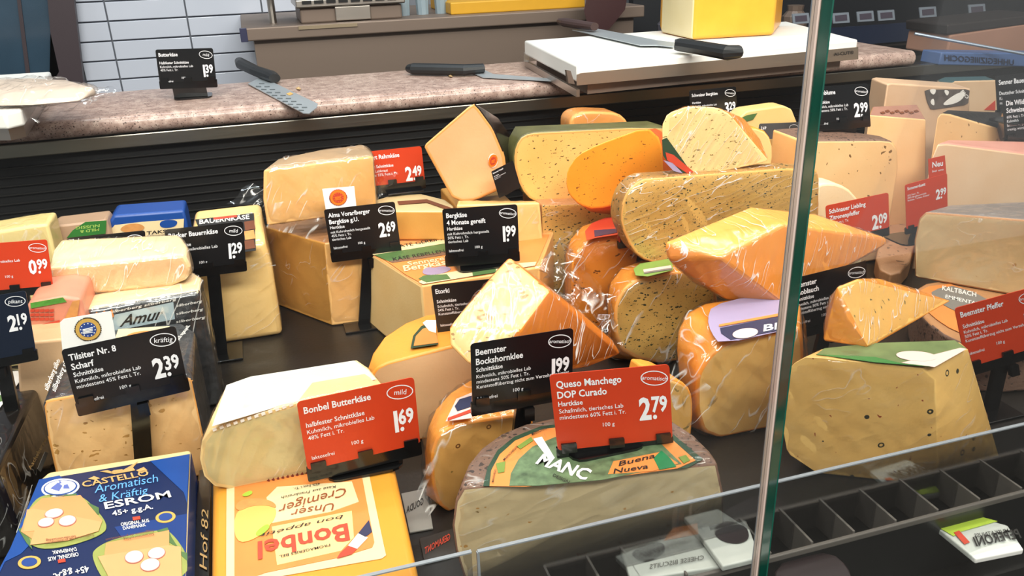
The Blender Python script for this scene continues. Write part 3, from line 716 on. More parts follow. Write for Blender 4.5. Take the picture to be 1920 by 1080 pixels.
sandwich(chk([(60, 945), (85, 928), (150, 930), (175, 950), (203, 985), (195, 1005), (120, 1030), (62, 1032), (38, 995)]), [[(120, 932), (145, 928), (142, 938)], [(165, 945), (186, 955), (187, 968), (172, 965)], [(35, 995), (50, 990), (62, 1034), (50, 1020)]],
         [(80, 938), (152, 932), (193, 980), (185, 1000), (70, 1020), (40, 1000), (55, 960)], [(52, 960), (66, 958), (192, 983), (186, 1000), (128, 1018), (58, 1026), (66, 1000), (45, 1002)], [(103, 968, 18, 9), (88, 985, 16, 9), (128, 982, 17, 10)])
sandwich(chk([(180, 1030), (215, 1012), (310, 993), (330, 1010), (353, 1045), (350, 1090), (215, 1110), (190, 1085), (172, 1045)]), [[(295, 998), (315, 992), (322, 1010), (335, 1030), (318, 1020)], [(330, 1035), (352, 1040), (352, 1055)]],
         [(200, 1022), (318, 998), (318, 1035), (195, 1060)], [(185, 1048), (316, 1027), (340, 1030), (342, 1090), (215, 1110), (202, 1080)], [(253, 1050, 18, 12), (295, 1043, 17, 11), (283, 1065, 19, 12)])
txt(T, [('Serviervorschlag', (144, 1010), (88, 1018), (1, 4), .01), ('Suggestion de présentation', (178, 1008), (86, 1024), (1, 4), .01), ('Serviervorschlag', (290, 1006), (233, 1016), (1, 4), .01), ('Suggestion de présentation', (290, 1000), (200, 1017), (1, 4), .01)], M_inkb, bl, lift=.004)

z = .066
top = [(405, 918), (735, 868), (737, 891), (785, 1070), (800, 1180), (398, 1240)]
pt = tp(z, [(395, 815), (716, 760), (737, 891), (761, 991), (780, 1065), (800, 1160), (398, 1240), (403, 923)]); pt = tp(z, [(398, 860), (727, 815), (780, 1065), (803, 1160), (393, 1230), (403, 923)])
r = cheese('yellow packaged cheese slab with an upside-down red printed label, under the wrapped loaf', pt+lo(ex(pt, 0, 0, 0), 0), [], [plain('yellow_wax_wrap', 'dc9634', .28, coat=.4, noise_s=12, noise_a=.08)], .007, name='cheese_package', seg=5)
T = HZ(z+.0003)
lb = decal(T, [(425, 905), (690, 880), (719, 1020), (724, 1042), (716, 1048), (505, 1085), (424, 1130)], M_cream, r, 'label')
decal(T, [(440, 905), (676, 880), (702, 1018), (698, 1028), (640, 1046), (500, 1075), (440, 1095)], M_oran, lb, 'label_field', lift=.0007)
decal(T, [(500, 935), (520, 915), (660, 905), (673, 943), (620, 962), (500, 985), (505, 960)], M_cream, lb, 'label_panel', lift=.0011)
decal(T, [(510, 990), (660, 960), (664, 1010), (640, 1035), (520, 1062)], plain('print_pale_orange', 'eec284', .5), lb, 'label_glow', lift=.0011)
decal(T, chk([(440, 955), (500, 945), (520, 955), (515, 980), (480, 1015), (440, 1022)]), plain('print_cheese', 'e6b25e', .5), lb, 'slice_print', lift=.0015)
decal(T, chk([(440, 955), (452, 940), (490, 937), (515, 945), (520, 957), (500, 950), (470, 952), (450, 962)]), M_wood, lb, 'bread_print', lift=.0019)
decals(T, [chk([(478, 1003), (500, 985), (508, 990), (500, 1000), (485, 1010)]), chk([(452, 932), (470, 922), (476, 928), (462, 935)])], plain('print_leaf', '9ab83a', .5), lb, 'leaf_print', lift=.0019)
txt(T, [('Bonbel', (656, 1014), (485, 1053), (-4, -30), .035)], plain('print_brick', 'b8442c', .45), lb, lift=.0022) if False else txt(T, [('Bonbel', (652, 985), (484, 1020), (5, 30), .035)], plain('print_brick', 'b8442c', .45), lb, lift=.0022)
txt(T, [('Unser', (626, 946), (545, 960), (2, 13), .0, .25), ('Cremiger', (648, 917), (522, 952), (3, 15), .0, .25)], plain('print_rust', '8e4a26', .45), lb, lift=.0022)
txt(T, [('bon appétit', (644, 969), (486, 1005), (2, 6), .0, .3), ('FROMAGERIES BEL', (619, 1023), (524, 1045), (1, 4.5), .01), ('Käse aus Frankreich', (630, 913), (528, 934), (1, 4.5), .0, .2), ('45% Fett i. Tr.', (600, 908), (550, 918), (1, 4), .0)], M_ink, lb, lift=.0022)
decal(T, [(692, 978), (698, 1000), (685, 1010), (672, 1003)], M_navyp, lb, 'flag_blue', lift=.0015); decal(T, [(672, 1003), (690, 1011), (670, 1032), (653, 1026)], M_whitep, lb, 'flag_white', lift=.0015); decal(T, [(653, 1026), (670, 1032), (660, 1042), (632, 1050), (638, 1040)], M_redp, lb, 'flag_red', lift=.0015)

F = VP((420, 917), (575, 886), .0675)
fr = hits(F, [(395, 806), (378, 828), (374, 860), (382, 893), (402, 912), (440, 918), (505, 905), (575, 884), (752, 851), (762, 835), (744, 768), (733, 742), (700, 728), (555, 756), (425, 792)])
zt = F.hit(480, 776).z
bk = tp(zt, [(425, 722), (470, 706), (668, 675), (690, 690), (398, 780)])
r = cheese('cling-wrapped cut loaf with white paper on top, lying on the yellow package', fr+bk+lo(bk, .0677), [((0, -1, 0), .8, 1, .004, 2)], [paste('rind_butter', 'eecf96', 'e4ba74'), P_bb, paste('edge_butter', 'e6cf8f')], .006, film=dict(off=.0018, amp=.003, mat=FILM))
Tt = HZ(zt+.002)
pp = decal(Tt, [(398, 800), (425, 723), (470, 707), (664, 677), (690, 694), (705, 712), (555, 753)], plain('white_wrap_paper', 'cdc8be', .45, noise_s=30, noise_a=.08), r, 'paper_wrap')
decals(F, [[(398+k*13, 802-k*4.2), (405+k*13, 799-k*4.2), (407+k*13, 804-k*4.2), (400+k*13, 807-k*4.2)] for k in range(12)], M_whitep, r, 'paper_fringe', lift=.002)
for k in range(9):
    decals(F, [[(500+k*9, 899-k*1.7), (504+k*9, 895-k*1.8), (507+k*9, 902-k*1.7)]], plain('maroon_print', '6d2620', .5), r, 'torn_print', lift=.002)

# ---- half wheel in the middle front -----------------------------------------------------------
zt = .115; F = VP((870, 915), (1345, 868), zt)
fr = hits(F, [(868, 914), (853, 940), (847, 985), (853, 1030), (868, 1080), (885, 1120), (1325, 1120), (1350, 1075), (1360, 1000), (1358, 930), (1345, 868), (1130, 893)])
fr = [p if p.z > .0 else V3((p.x, p.y, 0)) for p in fr]
bk = tp(zt, [(866, 905), (880, 868), (903, 840), (940, 813), (985, 795), (1035, 784), (1120, 776), (1200, 778), (1262, 790), (1300, 815), (1330, 845)])
mid = [V3((p.x, p.y, .055)) + V3((p.x-.24, p.y-.53, 0)).normalized()*.006 for p in bk]
r = cheese('half wheel of pale cheese with a green and orange top label and dark braided rind', fr+bk+mid+lo(bk, .0), [((0, -1, 0), .8, 1, .0025, 2), (UP, .9, 3)],
    [R_brown, P_man, paste('edge_dark', '8a6c5a', '6d5648'), R_brown], .003, film=dict(off=.0012, amp=.0022, vox=.005, mat=FILM))
T = HZ(zt+.001)
l0 = decal(T, [(906, 912), (914, 878), (933, 845), (964, 820), (1014, 800), (1080, 792), (1200, 796), (1262, 815), (1318, 862), (1290, 878), (1130, 896), (985, 913)], M_dgreen, r, 'round_label')
decal(T, [(918, 913), (921, 884), (937, 854), (966, 828), (1018, 806), (1080, 799), (1200, 804), (1258, 824), (1304, 865), (1270, 880), (1130, 899), (985, 914)], M_oran, l0, 'orange_ring', lift=.0007)
decal(T, [(955, 913), (958, 890), (972, 864), (998, 840), (1040, 822), (1090, 812), (1190, 815), (1240, 835), (1278, 872), (1130, 902), (1010, 913)], plain('print_meadow', '5c7050', .4, noise_s=110, noise_a=1.0), l0, 'green_picture', lift=.0011)
decal(T, [(1140, 892), (1150, 868), (1240, 850), (1272, 872), (1225, 886)], M_oran, l0, 'yellow_banner', lift=.0014)
decal(T, [(1225, 862), (1240, 848), (1256, 862), (1268, 878), (1236, 884)], plain('print_emerald', '1f7a4a', .4), l0, 'emerald_corner', lift=.0016)
decal(T, [(1000, 826), (1016, 822), (1040, 862), (1030, 866)], M_whitep, l0, 'white_dash', lift=.0016)
decals(T, [[(969, 840), (996, 822), (1000, 829), (976, 845)], [(930, 872), (948, 868), (946, 888), (934, 890)], [(1272, 860), (1286, 856), (1294, 866), (1282, 872)]], plain('print_olive', '6f8436', .5), l0, 'small_stamp', lift=.0015)
txt(T, [('MANCHEGO', (1006, 872), (1180, 935), (10, -22), .03)], M_whitep, l0, lift=.0022) if False else txt(T, [('MANC', (1004, 872), (1098, 904), (14, -17), .05)], M_whitep, l0, lift=.0022)
txt(T, [('DESIGN', (1036, 897), (1066, 911), (3, -5), .01), ('Buena', (1160, 878), (1228, 862), (2, -9), .02), ('Nueva', (1150, 892), (1215, 882), (2, -9), .02), ('MANCHEGO', (946, 868), (972, 842), (-3, -3), .01), ('MANCHEGO', (998, 820), (1030, 806), (-2, -4), .01), ('MANCHEGO', (926, 908), (931, 884), (-4, 0), .01)], M_ink, l0, lift=.0024)

# ---- left column --------------------------------------------------------------------------------
F = VY(220, 800, .845, 2)
fr = hits(F, [(80, 762), (84, 752), (98, 748), (340, 704), (362, 712), (364, 760), (357, 860), (105, 893), (88, 820)]); fr = [p if p.z > .0 else V3((p.x, p.y, 0)) for p in fr]
zt = F.hit(98, 748).z; bk = tp(zt, [(105, 690), (140, 640), (210, 618), (340, 605), (365, 622)])
wrapm = plain('printed_wrap', '3a3a3c', .3, coat=.4, noise_s=160, noise_a=.9, bump=.4)
r = cheese('square cheese block with small holes and a dark printed wrap, behind the blue package', fr+bk+lo(bk+fr, 0), [((0, -1, 0), .8, 1, .003, 2)], [wrapm, P_til, R_edge], .006, film=dict(off=.001, amp=.002, mat=FILM))
T = HZ(zt+.003)
decal(T, [(215, 640), (222, 618), (318, 612), (312, 640)], M_cream, r, 'label'); decal(T, chk([(232, 636), (245, 625), (285, 620), (300, 628), (280, 638)]), M_oran, r, 'bread_print', lift=.0007)
txt(T, [('silberberg silberberg', (90, 735), (120, 660), (-8, -6), .01), ('silberberg silberberg', (104, 737), (140, 652), (-8, -6), .01), ('silberberg silberberg', (322, 650), (352, 612), (8, 0), .01)], M_whitep, r, lift=.001)
G = VY(225, 600, 1.0, 2)
fr = hits(G, [(148, 600), (147, 590), (160, 582), (372, 545), (380, 560), (392, 640), (400, 700), (160, 740)]); zt = G.hit(160, 584).z
bk = tp(zt, [(150, 556), (358, 508), (378, 520)])
r = cheese('wide cheese block with a scribbled grey-blue label, under the white crumbly block', fr+bk+lo(bk+fr, 0), [(UP, .9, 1)], [wrapm, P_white], .006, film=dict(off=.002, amp=.004, mat=FILM3))
G2 = Plane(G.o+G.up()*.001, G.n)
lb = decal(G2, [(210, 606), (215, 590), (325, 566), (328, 598), (205, 622)], plain('label_grey_blue', 'aebfc6', .4), r, 'label')
decal(G2, [(150, 596), (212, 582), (208, 612), (152, 622)], M_cream, r, 'label', lift=.0002)
txt(G2, [('Amur', (224, 612), (306, 596), (3, -20), .03, .3)], M_ink, lb, lift=.0012)
txt(G2, [('silberberg silberberg', (205, 587), (330, 562), (1, -5), .01), ('silberberg', (330, 575), (378, 566), (1, -5), .01), ('silberberg', (330, 590), (380, 581), (1, -5), .01), ('silberberg', (330, 605), (384, 596), (1, -5), .01)], M_whitep, r, lift=.0016)
decals(G2, [[(160+k*14, 596-k*2.5), (168+k*14, 586-k*2.5), (172+k*14, 600-k*2.5), (164+k*14, 606-k*2.5)] for k in range(4)], M_oran, r, 'brown_print', lift=.0008)
zB = zt+.001
F = VP((118, 556), (317, 538), zB)
fr = hits(F, [(92, 503), (96, 530), (104, 552), (118, 557), (233, 547), (317, 538), (350, 524), (358, 500), (346, 478), (332, 487)]); z1 = F.hit(92, 503).z; z2 = F.hit(332, 487).z
bk = [pz(100, 467, z1+.002), pz(113, 450, z1+.002), pz(337, 440, z2+.002), pz(352, 462, z2)]
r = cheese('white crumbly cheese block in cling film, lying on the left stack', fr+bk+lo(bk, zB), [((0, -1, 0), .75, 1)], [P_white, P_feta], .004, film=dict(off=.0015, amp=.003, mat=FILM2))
# upright block with dark label
F = VP((443, 645), (500, 633), 0); F = VY(500, 467, 1.19)
fr = hits(F, [(352, 470), (497, 455), (512, 505), (513, 600), (500, 633), (443, 645), (380, 655)]); fr = [p if p.z > 0 else V3((p.x, p.y, 0)) for p in fr]
zt = F.hit(500, 460).z
bk = [py(365, 393, 1.30), py(488, 379, 1.30)]
r = cheese('tall cream cheese block with a black and brown label, right of the left stack', fr+bk+lo(bk+fr, 0), [], [P_pale], .008, seg=5, film=dict(off=.001, amp=.0015, mat=FILM))
nn = (fr[0]+fr[1])/2; a_ = fr[1]; b_ = bk[1]; c_ = bk[0]
Q = Plane(a_, (b_-a_).cross(c_-a_)); Q = Plane(a_+Q.up()*.0015, Q.n)
lb = decal(Q, [(366, 412), (476, 400), (480, 470), (395, 482)], M_ink, r, 'label')
for k, c in enumerate((M_inkb, M_wood, M_inkb)): decal(Q, [(458, 417+k*18), (476, 414+k*18), (479, 430+k*18), (460, 433+k*18)], c, lb, 'picture_strip', lift=.0008)
decal(Q, [(400, 409), (444, 404), (445, 408), (401, 413)], M_redp, lb, 'red_banner', lift=.0008)
txt(Q, [('BAUERNKÄSE', (374, 421), (468, 411), (0, -8), .03)], M_whitep, lb, lift=.0009)
sheet([(424, 384), (478, 342), (492, 360), (490, 384)], [1.31, 1.34, 1.31, 1.30], parent=r, mat=FILM3)
sheet([(468, 478), (512, 468), (516, 498), (468, 504)], [1.17, 1.165, 1.165, 1.17], n=8, amp=.002, parent=r, mat=FILM3)
# back left packs
def pack(label, px, y, dz, mat, name='cheese_package', bev=.004, cat='cheese', film=None):
    F = VY(*px[0], y); a = hits(F, px); b = ex(a, 0, dz, 0); return cheese(label, a+b+lo([min(a, key=lambda p: p.x), max(a, key=lambda p: p.x)], 0)+lo([min(b, key=lambda p: p.x), max(b, key=lambda p: p.x)], 0), [], [mat], bev, name=name, film=film, cat=cat), Plane(F.o+F.up()*.0012, F.n)
r, Q = pack('blue packaged cheese with a bread picture, behind the black cards at the back left', [(203, 418), (212, 404), (345, 394), (350, 412), (340, 470), (190, 470)], 1.30, .06, M_blue)
decal(Q, [(208, 430), (215, 422), (265, 416), (345, 410), (342, 470), (205, 470)], M_cream, r, 'label'); decal(Q, chk([(222, 432), (235, 420), (262, 418), (275, 428), (250, 438)]), M_wood, r, 'bread_print', lift=.0008)
decals(Q, [chk([(298, 420), (305, 412), (334, 412), (330, 425), (305, 428)])], M_blue, r, 'blue_bow_print', lift=.0008); txt(Q, [('TAKS', (275, 440), (312, 436), (0, -6), .04)], M_ink, r)
r, Q = pack('green and brown packaged cheese behind the long black card at the back left', [(95, 430), (100, 424), (198, 412), (203, 420), (195, 470), (100, 470)], 1.28, .05, plain('pack_brown', 'a98a70', .4))
decal(Q, [(136, 432), (160, 416), (200, 413), (198, 438), (125, 446)], plain('pack_green', '2f7030', .4), r, 'label'); txt(Q, [('MILD &', (186, 427), (150, 432), (0, 5), .03), ('NUSSIG', (187, 420), (142, 425), (0, 5), .03)], M_lgreen, r)
r, Q = pack('pale yellow soft cheese bag above the red card at the far left', [(-40, 440), (0, 436), (60, 423), (90, 420), (92, 440), (90, 480), (-40, 500)], 1.22, .06, paste('paste_bag', 'dfd08e', 'cbb874'), film=dict(off=.001, amp=.003, mat=FILM))
r, Q = pack('ham-pink packaged cheese with green grass print, left of the seal card', [(48, 575), (62, 566), (120, 556), (152, 560), (148, 600), (150, 660), (60, 660)], .98, .08, plain('pack_pink', 'd58a70', .4, noise_s=25, noise_a=.3))
decal(Q, [(57, 568), (118, 557), (125, 566), (58, 578)], plain('pack_grass', '4f9038', .4, noise_s=200, noise_a=.5), r, 'green_strip')
decals(Q, [[(57+k%5*9, 580+k//5*8), (65+k%5*9, 579+k//5*8), (65+k%5*9, 584+k//5*8), (57+k%5*9, 585+k//5*8)] for k in range(15)], M_redp, r, 'ham_weave')
decal(Q, [(60, 612), (112, 600), (108, 640), (62, 642)], M_redp, r, 'label'); txt(Q, [('de', (74, 624), (102, 619), (2, -7), .02, .3)], M_whitep, r); decal(Q, [(120, 600), (136, 565), (150, 562), (144, 600), (128, 610)], M_wood, r, 'carrot_print')
F = VY(90, 700, .93)
a = hits(F, [(30, 645), (150, 632), (130, 800), (40, 810)]); a = [p if p.z > 0 else V3((p.x, p.y, 0)) for p in a]; b = ex(a, 0, .06, 0)
cheese('plain tan cheese block seen between the navy card and the square block', a+b+lo(a+b, 0), [], [paste('paste_tan', 'd6b488', 'c9a274')], .003)
# dark wrapped block at the far left
zt = .085; tpx = [(-60, 700), (12, 688), (70, 690), (76, 705), (20, 790), (-5, 850), (-70, 880)]
a = tp(zt, tpx); b = [pz(-5, 1040, 0), pz(50, 985, 0), pz(103, 865, 0), pz(104, 850, 0), pz(92, 780, 0)]
a = tp(.10, [(-90, 705), (12, 688), (66, 690), (78, 708), (30, 800), (-6, 885), (-100, 900)]); bb_ = [V3((p.x*1.0+.004, p.y, 0)) for p in a]
r = cheese('dark brown wrapped cheese block with a white top label at the left edge', a+bb_, [], [R_blk], .005, film=dict(off=.001, amp=.003, mat=FILM))
T = HZ(.102); lb = decal(T, [(-90, 720), (-5, 698), (42, 696), (40, 712), (0, 765), (-80, 800)], M_whitep, r, 'label'); decal(T, chk([(-15, 715), (5, 700), (25, 706), (5, 718)]), M_oran, lb, 'orange_print', lift=.0007); decal(T, ell(0, 748, 9, 6), M_green, lb, 'green_mark', lift=.0007)
sd = Plane((a[3]+a[4])/2+V3((.004, 0, 0)), V3((a[3].y-a[4].y, -(a[3].x-a[4].x), 0)))
txt(sd, [('Ascheberger', (52, 882), (84, 822), (-6, -3), .02)], M_gold2, r, lift=.003); decal(sd, [(64, 880), (78, 848), (84, 850), (70, 886)], plain('tag_grey2', '77726c', .5), r, 'small_tag', lift=.003)
bc_ = decals(sd, [[(24+k*3.4, 1000-k*10), (26+k*3.4, 993-k*10), (46+k*2, 950-k*10), (44+k*2, 956-k*10)] for k in range(5)], M_whitep, r, 'barcode', lift=.003)

# ---- alpine blocks at the back middle -----------------------------------------------------------
b0 = [pz(520, 572, 0), pz(623, 611, 0), pz(683, 604, 0)]
pA = Plane(b0[1], V3((b0[1].y-b0[0].y, b0[0].x-b0[1].x, 0))); pB = Plane(b0[1], V3((b0[2].y-b0[1].y, b0[1].x-b0[2].x, 0)))
a = [pA.hit(497, 425), pA.hit(609, 456), pB.hit(676, 448)]
zt = a[1].z; zE = zt
c = [a[0]+V3((.07, .10, 0)), V3((a[2].x, a[2].y+.12, a[2].z))]
cheese('lower alpine cheese block with a sharp upright corner, behind the post of the seal card', b0+a+[V3((p.x, p.y, zt)) for p in c]+lo(c, 0), [((-.6, -.8, 0), .9, 1), ((0, 0, 1), .9, 2)], [P_alp, P_alp2, R_tan], .0025, film=dict(off=.001, amp=.0015, mat=FILM))
F = VY(500, 425, 1.215, 4)
fr = hits(F, [(493, 319), (700, 292), (707, 376), (712, 440), (612, 458), (500, 424), (492, 375)]); zz = max(zE+.001, fr[5].z); fr = [V3((p.x, p.y, max(p.z, zz))) for p in fr]
zt = F.hit(600, 305).z; bk = [py(520, 298, 1.25), py(600, 281, 1.29), py(680, 271, 1.31), py(697, 285, 1.31)]
r = cheese('upper alpine cheese wedge in loose film on the lower alpine block', fr+bk+lo(bk, zz), [((0, -1, 0), .8, 1)], [paste('rind_alp_print', 'b59a72', '8f8268', rough=.5), P_alp], .003, film=dict(off=.002, amp=.004, mat=FILM3))
sheet([(704, 330), (738, 318), (738, 352), (712, 376)], [1.22, 1.2, 1.2, 1.21], parent=r, mat=FILM3, amp=.008)
sheet([(492, 380), (700, 372), (690, 470), (500, 430)], [1.198, 1.20, 1.19, 1.198], n=20, amp=.004, parent=r, mat=FILM3)
# wheel with printed top behind
zt = .165
arc = tp(zt, [(700, 376), (735, 365), (790, 363), (835, 374), (850, 385), (850, 396), (700, 396)])
r = cheese('cut wheel with a faint printed top behind the two alpine blocks', arc+lo(arc, .1175), [(UP, .9, 1)], [P_alp2, paste('rind_printed', 'd8c28c', 'b9a87c', rough=.4)], .003)
decals(HZ(zt+.001), [[(745, 378), (800, 374), (860, 395), (855, 399), (800, 380), (748, 384)]], M_inkb, r, 'print_line')
# big labelled block (orange & green top label)
b0 = [pz(690, 604, 0), pz(720, 630, 0), pz(795, 664, 0)]
pA = Plane(b0[0], V3((b0[2].y-b0[0].y, b0[0].x-b0[2].x, 0)))
a = [pA.hit(687, 471), pA.hit(790, 536)]; zt = (a[0].z+a[1].z)/2
a = tp(zt, [(687, 471), (790, 536)])
t2 = tp(zt, [(1012, 500), (1038, 434), (835, 430), (700, 455)])
r = cheese('large alpine cheese block with an orange and green top label, under the 1.99 card', b0+a+t2+lo(t2+[a[1]], 0), [(UP, .9, 2), ((-1, -.6, 0), .85, 1)], [P_alp, paste('paste_alp_side', 'e8cb8c', 'd9b46c'), paste('rind_top_orange', 'e2a060', 'd4884a')], .003)
zI = zt; T = HZ(zt+.0006)
lb = decal(T, [(697, 470), (850, 445), (1030, 440), (1005, 498), (793, 533), (760, 515)], M_oran, r, 'label')
decal(T, [(690, 472), (850, 447), (850, 456), (700, 479)], M_cream, lb, 'cream_strip', lift=.0007)
decal(T, [(702, 479), (850, 455), (850, 475), (729, 491)], M_green, lb, 'green_strip', lift=.0007)
decal(T, [(729, 491), (850, 470), (850, 477), (736, 494)], plain('print_umber', '7a5a44', .5), lb, 'brown_strip', lift=.0009)
decal(T, [(785, 530), (800, 520), (905, 500), (1006, 492), (1003, 499), (793, 534)], M_cream, lb, 'cream_strip', lift=.0007)
decal(T, [(785, 524), (795, 518), (838, 516), (845, 524), (800, 531)], M_green, lb, 'green_banner', lift=.0011); decal(T, [(885, 508), (930, 503), (930, 512), (887, 519)], M_green, lb, 'green_banner', lift=.0011)
decal(T, chk([(790, 512), (800, 502), (815, 504), (830, 500), (850, 505), (830, 515), (800, 518)]), plain('print_flower', '9a86a0', .5), lb, 'flower_print', lift=.0011)
txt(T, [('4 MONATE GEREIFT', (703, 474), (832, 451), (-2, -5), .02), ('KÄSE REBELLEN', (738, 491), (835, 475), (-2, -6), .02)], M_ink, lb, lift=.0014)
txt(T, [('Sennerei', (765, 500), (838, 488), (-2, -7), .02), ('Bergkäse', (758, 510), (850, 496), (-3, -10), .03), ('BERG BAUERN', (795, 524), (840, 518), (-1, -5), .02), ('BERG BAUERN', (890, 514), (928, 508), (-1, -5), .02)], M_cream, lb, lift=.0014)
# second labelled block behind it
F = VY(785, 450, 1.285)
a = hits(F, [(783, 398), (860, 388), (860, 456), (788, 456)]); b = [py(746, 392, 1.33), py(850, 382, 1.34)]
r = cheese('small alpine block with a green and orange side label between the two upper price cards', a+b+lo(a+b, 0), [((0, -1, 0), .85, 1)], [P_alp2, P_alp], .002)
Q = Plane(F.o+F.up()*.001, F.n); lb = decal(Q, [(784, 404), (855, 396), (855, 450), (790, 454)], M_oran, r, 'label'); decal(Q, [(785, 409), (855, 401), (855, 423), (787, 428)], M_green, lb, 'green_strip', lift=.0008); decal(Q, [(784, 403), (855, 395), (855, 401), (785, 409)], M_cream, lb, 'cream_strip', lift=.0008)
txt(Q, [('KÄSE', (787, 407), (830, 402), (0, -4), .02), ('REBELLEN', (789, 426), (850, 419), (0, -4), .02)], M_ink, lb, lift=.0012)
# pale block behind 1.99 card
F = VY(1000, 420, 1.145)
a = hits(F, [(856, 384), (1012, 380), (1018, 461), (860, 480)]); z0 = min(p.z for p in a); b = [py(858, 376, 1.20), py(1006, 377, 1.20)]
r = cheese('pale yellow wrapped cheese brick lying on the large labelled block, behind the 1.99 card', a+b+lo(a+b, zI+.001), [], [P_pale], .003, film=dict(off=.001, amp=.0015, mat=FILM))
# diamond wedge standing on its edge
F = VY(875, 300, 1.20, 2, tilt=-6)
a = hits(F, chk([(887, 192), (796, 270), (794, 276), (835, 352), (846, 370), (866, 379), (890, 377), (945, 352), (951, 330), (946, 290), (925, 240), (900, 205)], 1, .12))
b = [py(905, 203, 1.28), py(935, 222, 1.28), py(965, 264, 1.28), py(966, 310, 1.28), py(950, 350, 1.26), py(880, 370, 1.27)]
zl = min(p.z for p in a+b)
r = cheese('peach-coloured cheese wedge standing on its corner, its point up against the granite', a+b, [((0, -1, 0), .75, 1, .005, 2)], [R_blk, P_peach, paste('edge_peach', 'e8ab62', 'dd9a50')], .003)
sup = V3((sum(p.x for p in a)/len(a), 1.24, 0))
Q = Plane(F.o+F.up()*.0012, F.n)
seal(Q, 924, 301, 9, r, (M_whitep, M_orange, M_redp, M_orange), 15, 1.5, 20)
# pedestal block below the diamond
F = VY(880, 385, 1.225); a = hits(F, [(856, 382), (960, 372)]); q = [V3((p.x, 1.225, 0)) for p in a]; q2 = ex(q, 0, .12, 0)
cheese('low tan cheese block under the point-up wedge', q+q2+[V3((p.x, p.y, zl-.001)) for p in q+q2], [], [P_alp2], .003)
# small round one at the back
F = VY(1120, 225, 1.34); a = hits(F, chk([(1068, 240), (1070, 222), (1085, 211), (1120, 209), (1160, 212), (1178, 228), (1180, 245), (1170, 300), (1080, 300)], 1)); b = ex(a, 0, .05, 0)
r = cheese('small speckled orange cheese in film peeking out at the very back', a+b+lo(a[::3]+b[::3], 0), [], [paste('paste_small', 'e2a45a', 'd8934a', fl=(90, .16, .3), fcol='8a5a2c')], .004, film=dict(off=.001, amp=.002, mat=FILM))
# herb slab
F = VY(1100, 310, 1.20)
a = hits(F, chk([(962, 300), (966, 272), (980, 252), (1010, 246), (1240, 236), (1262, 250), (1262, 380), (1010, 383), (985, 368), (968, 335)], 1)); b = [py(1040, 246, 1.225), py(1240, 234, 1.225)]
zl = min(p.z for p in a)
r = cheese('long pale orange slab with herb flecks, left of the bright orange wedge', a+b+lo(b, zl)+ex(a[::4], 0, .06, 0), [((0, -1, 0), .85, 1, .005, 2)], [plain('herb_pack', '5c5a34', .3, noise_s=40, noise_a=.5), P_herb, R_edge], .003)
# herb block under it
F = VY(1090, 430, 1.17)
a = hits(F, [(1016, 384), (1200, 378), (1200, 480), (1030, 500)]); b = ex([V3((p.x, p.y, p.z)) for p in a], 0, .1, 0)
r = cheese('tan block with dark herb flecks below the long herb slab', a+b+lo(a+b, 0), [((0, -1, 0), .85, 1)], [R_tan, P_herbg], .003, film=dict(off=.001, amp=.002, mat=FILM))
# bright orange wedge
F = VY(1110, 393, 1.10, 6)
a = hits(F, chk([(1060, 345), (1062, 318), (1080, 290), (1120, 270), (1212, 237), (1240, 262), (1244, 330), (1176, 378), (1115, 393), (1085, 384), (1066, 365)], 1, .2))
b = [py(1230, 240, 1.15), py(1270, 262, 1.17), py(1270, 390, 1.17), py(1160, 405, 1.17), py(1110, 398, 1.14)]
r = cheese('bright orange flecked cheese wedge leaning in front of the herb slab', a+b, [((0, -1, 0), .75, 1)], [R_red, P_org], .003)
# hidden support cheeses (seen in slivers)
# red label gouda
F = VY(1120, 500, 1.02)
face = [(1071, 520), (1073, 493), (1082, 472), (1097, 457), (1115, 448), (1160, 441), (1215, 440), (1225, 560), (1140, 600), (1095, 590), (1078, 560)]
a = hits(F, chk(face, 1, .15)); a = [p if p.z > 0 else V3((p.x, p.y, 0)) for p in a]
b = [py(1060, 505, 1.08), py(1060, 478, 1.09), py(1070, 447, 1.10), py(1092, 423, 1.12), py(1125, 412, 1.13), py(1200, 404, 1.13), py(1080, 570, 1.07)]
r = cheese('deep orange round cheese with a red top label in film, behind the herb cheeses', a+b+lo(a[:1]+a[8:9]+[b[0], b[5]], 0), [((0, -1, 0), .85, 1)], [R_or, P_orgd], .004, film=dict(off=.003, amp=.005, mat=FILM3))
zt = max(p.z for p in a)
def tri(p, q, s, k=.0012): Q = Plane(p, (q-p).cross(s-p)); return Plane(p+Q.up()*k, Q.n)
Q = tri(F.hit(1115, 448), F.hit(1160, 441), py(1125, 412, 1.13), .004)
lb = decal(Q, [(1100, 452), (1097, 435), (1110, 420), (1135, 410), (1160, 408), (1162, 441), (1120, 447)], M_redp, r, 'label', lift=.001); decal(Q, [(1115, 446), (1114, 434), (1160, 431), (1160, 438)], M_navyp, lb, 'navy_band', lift=.0016)
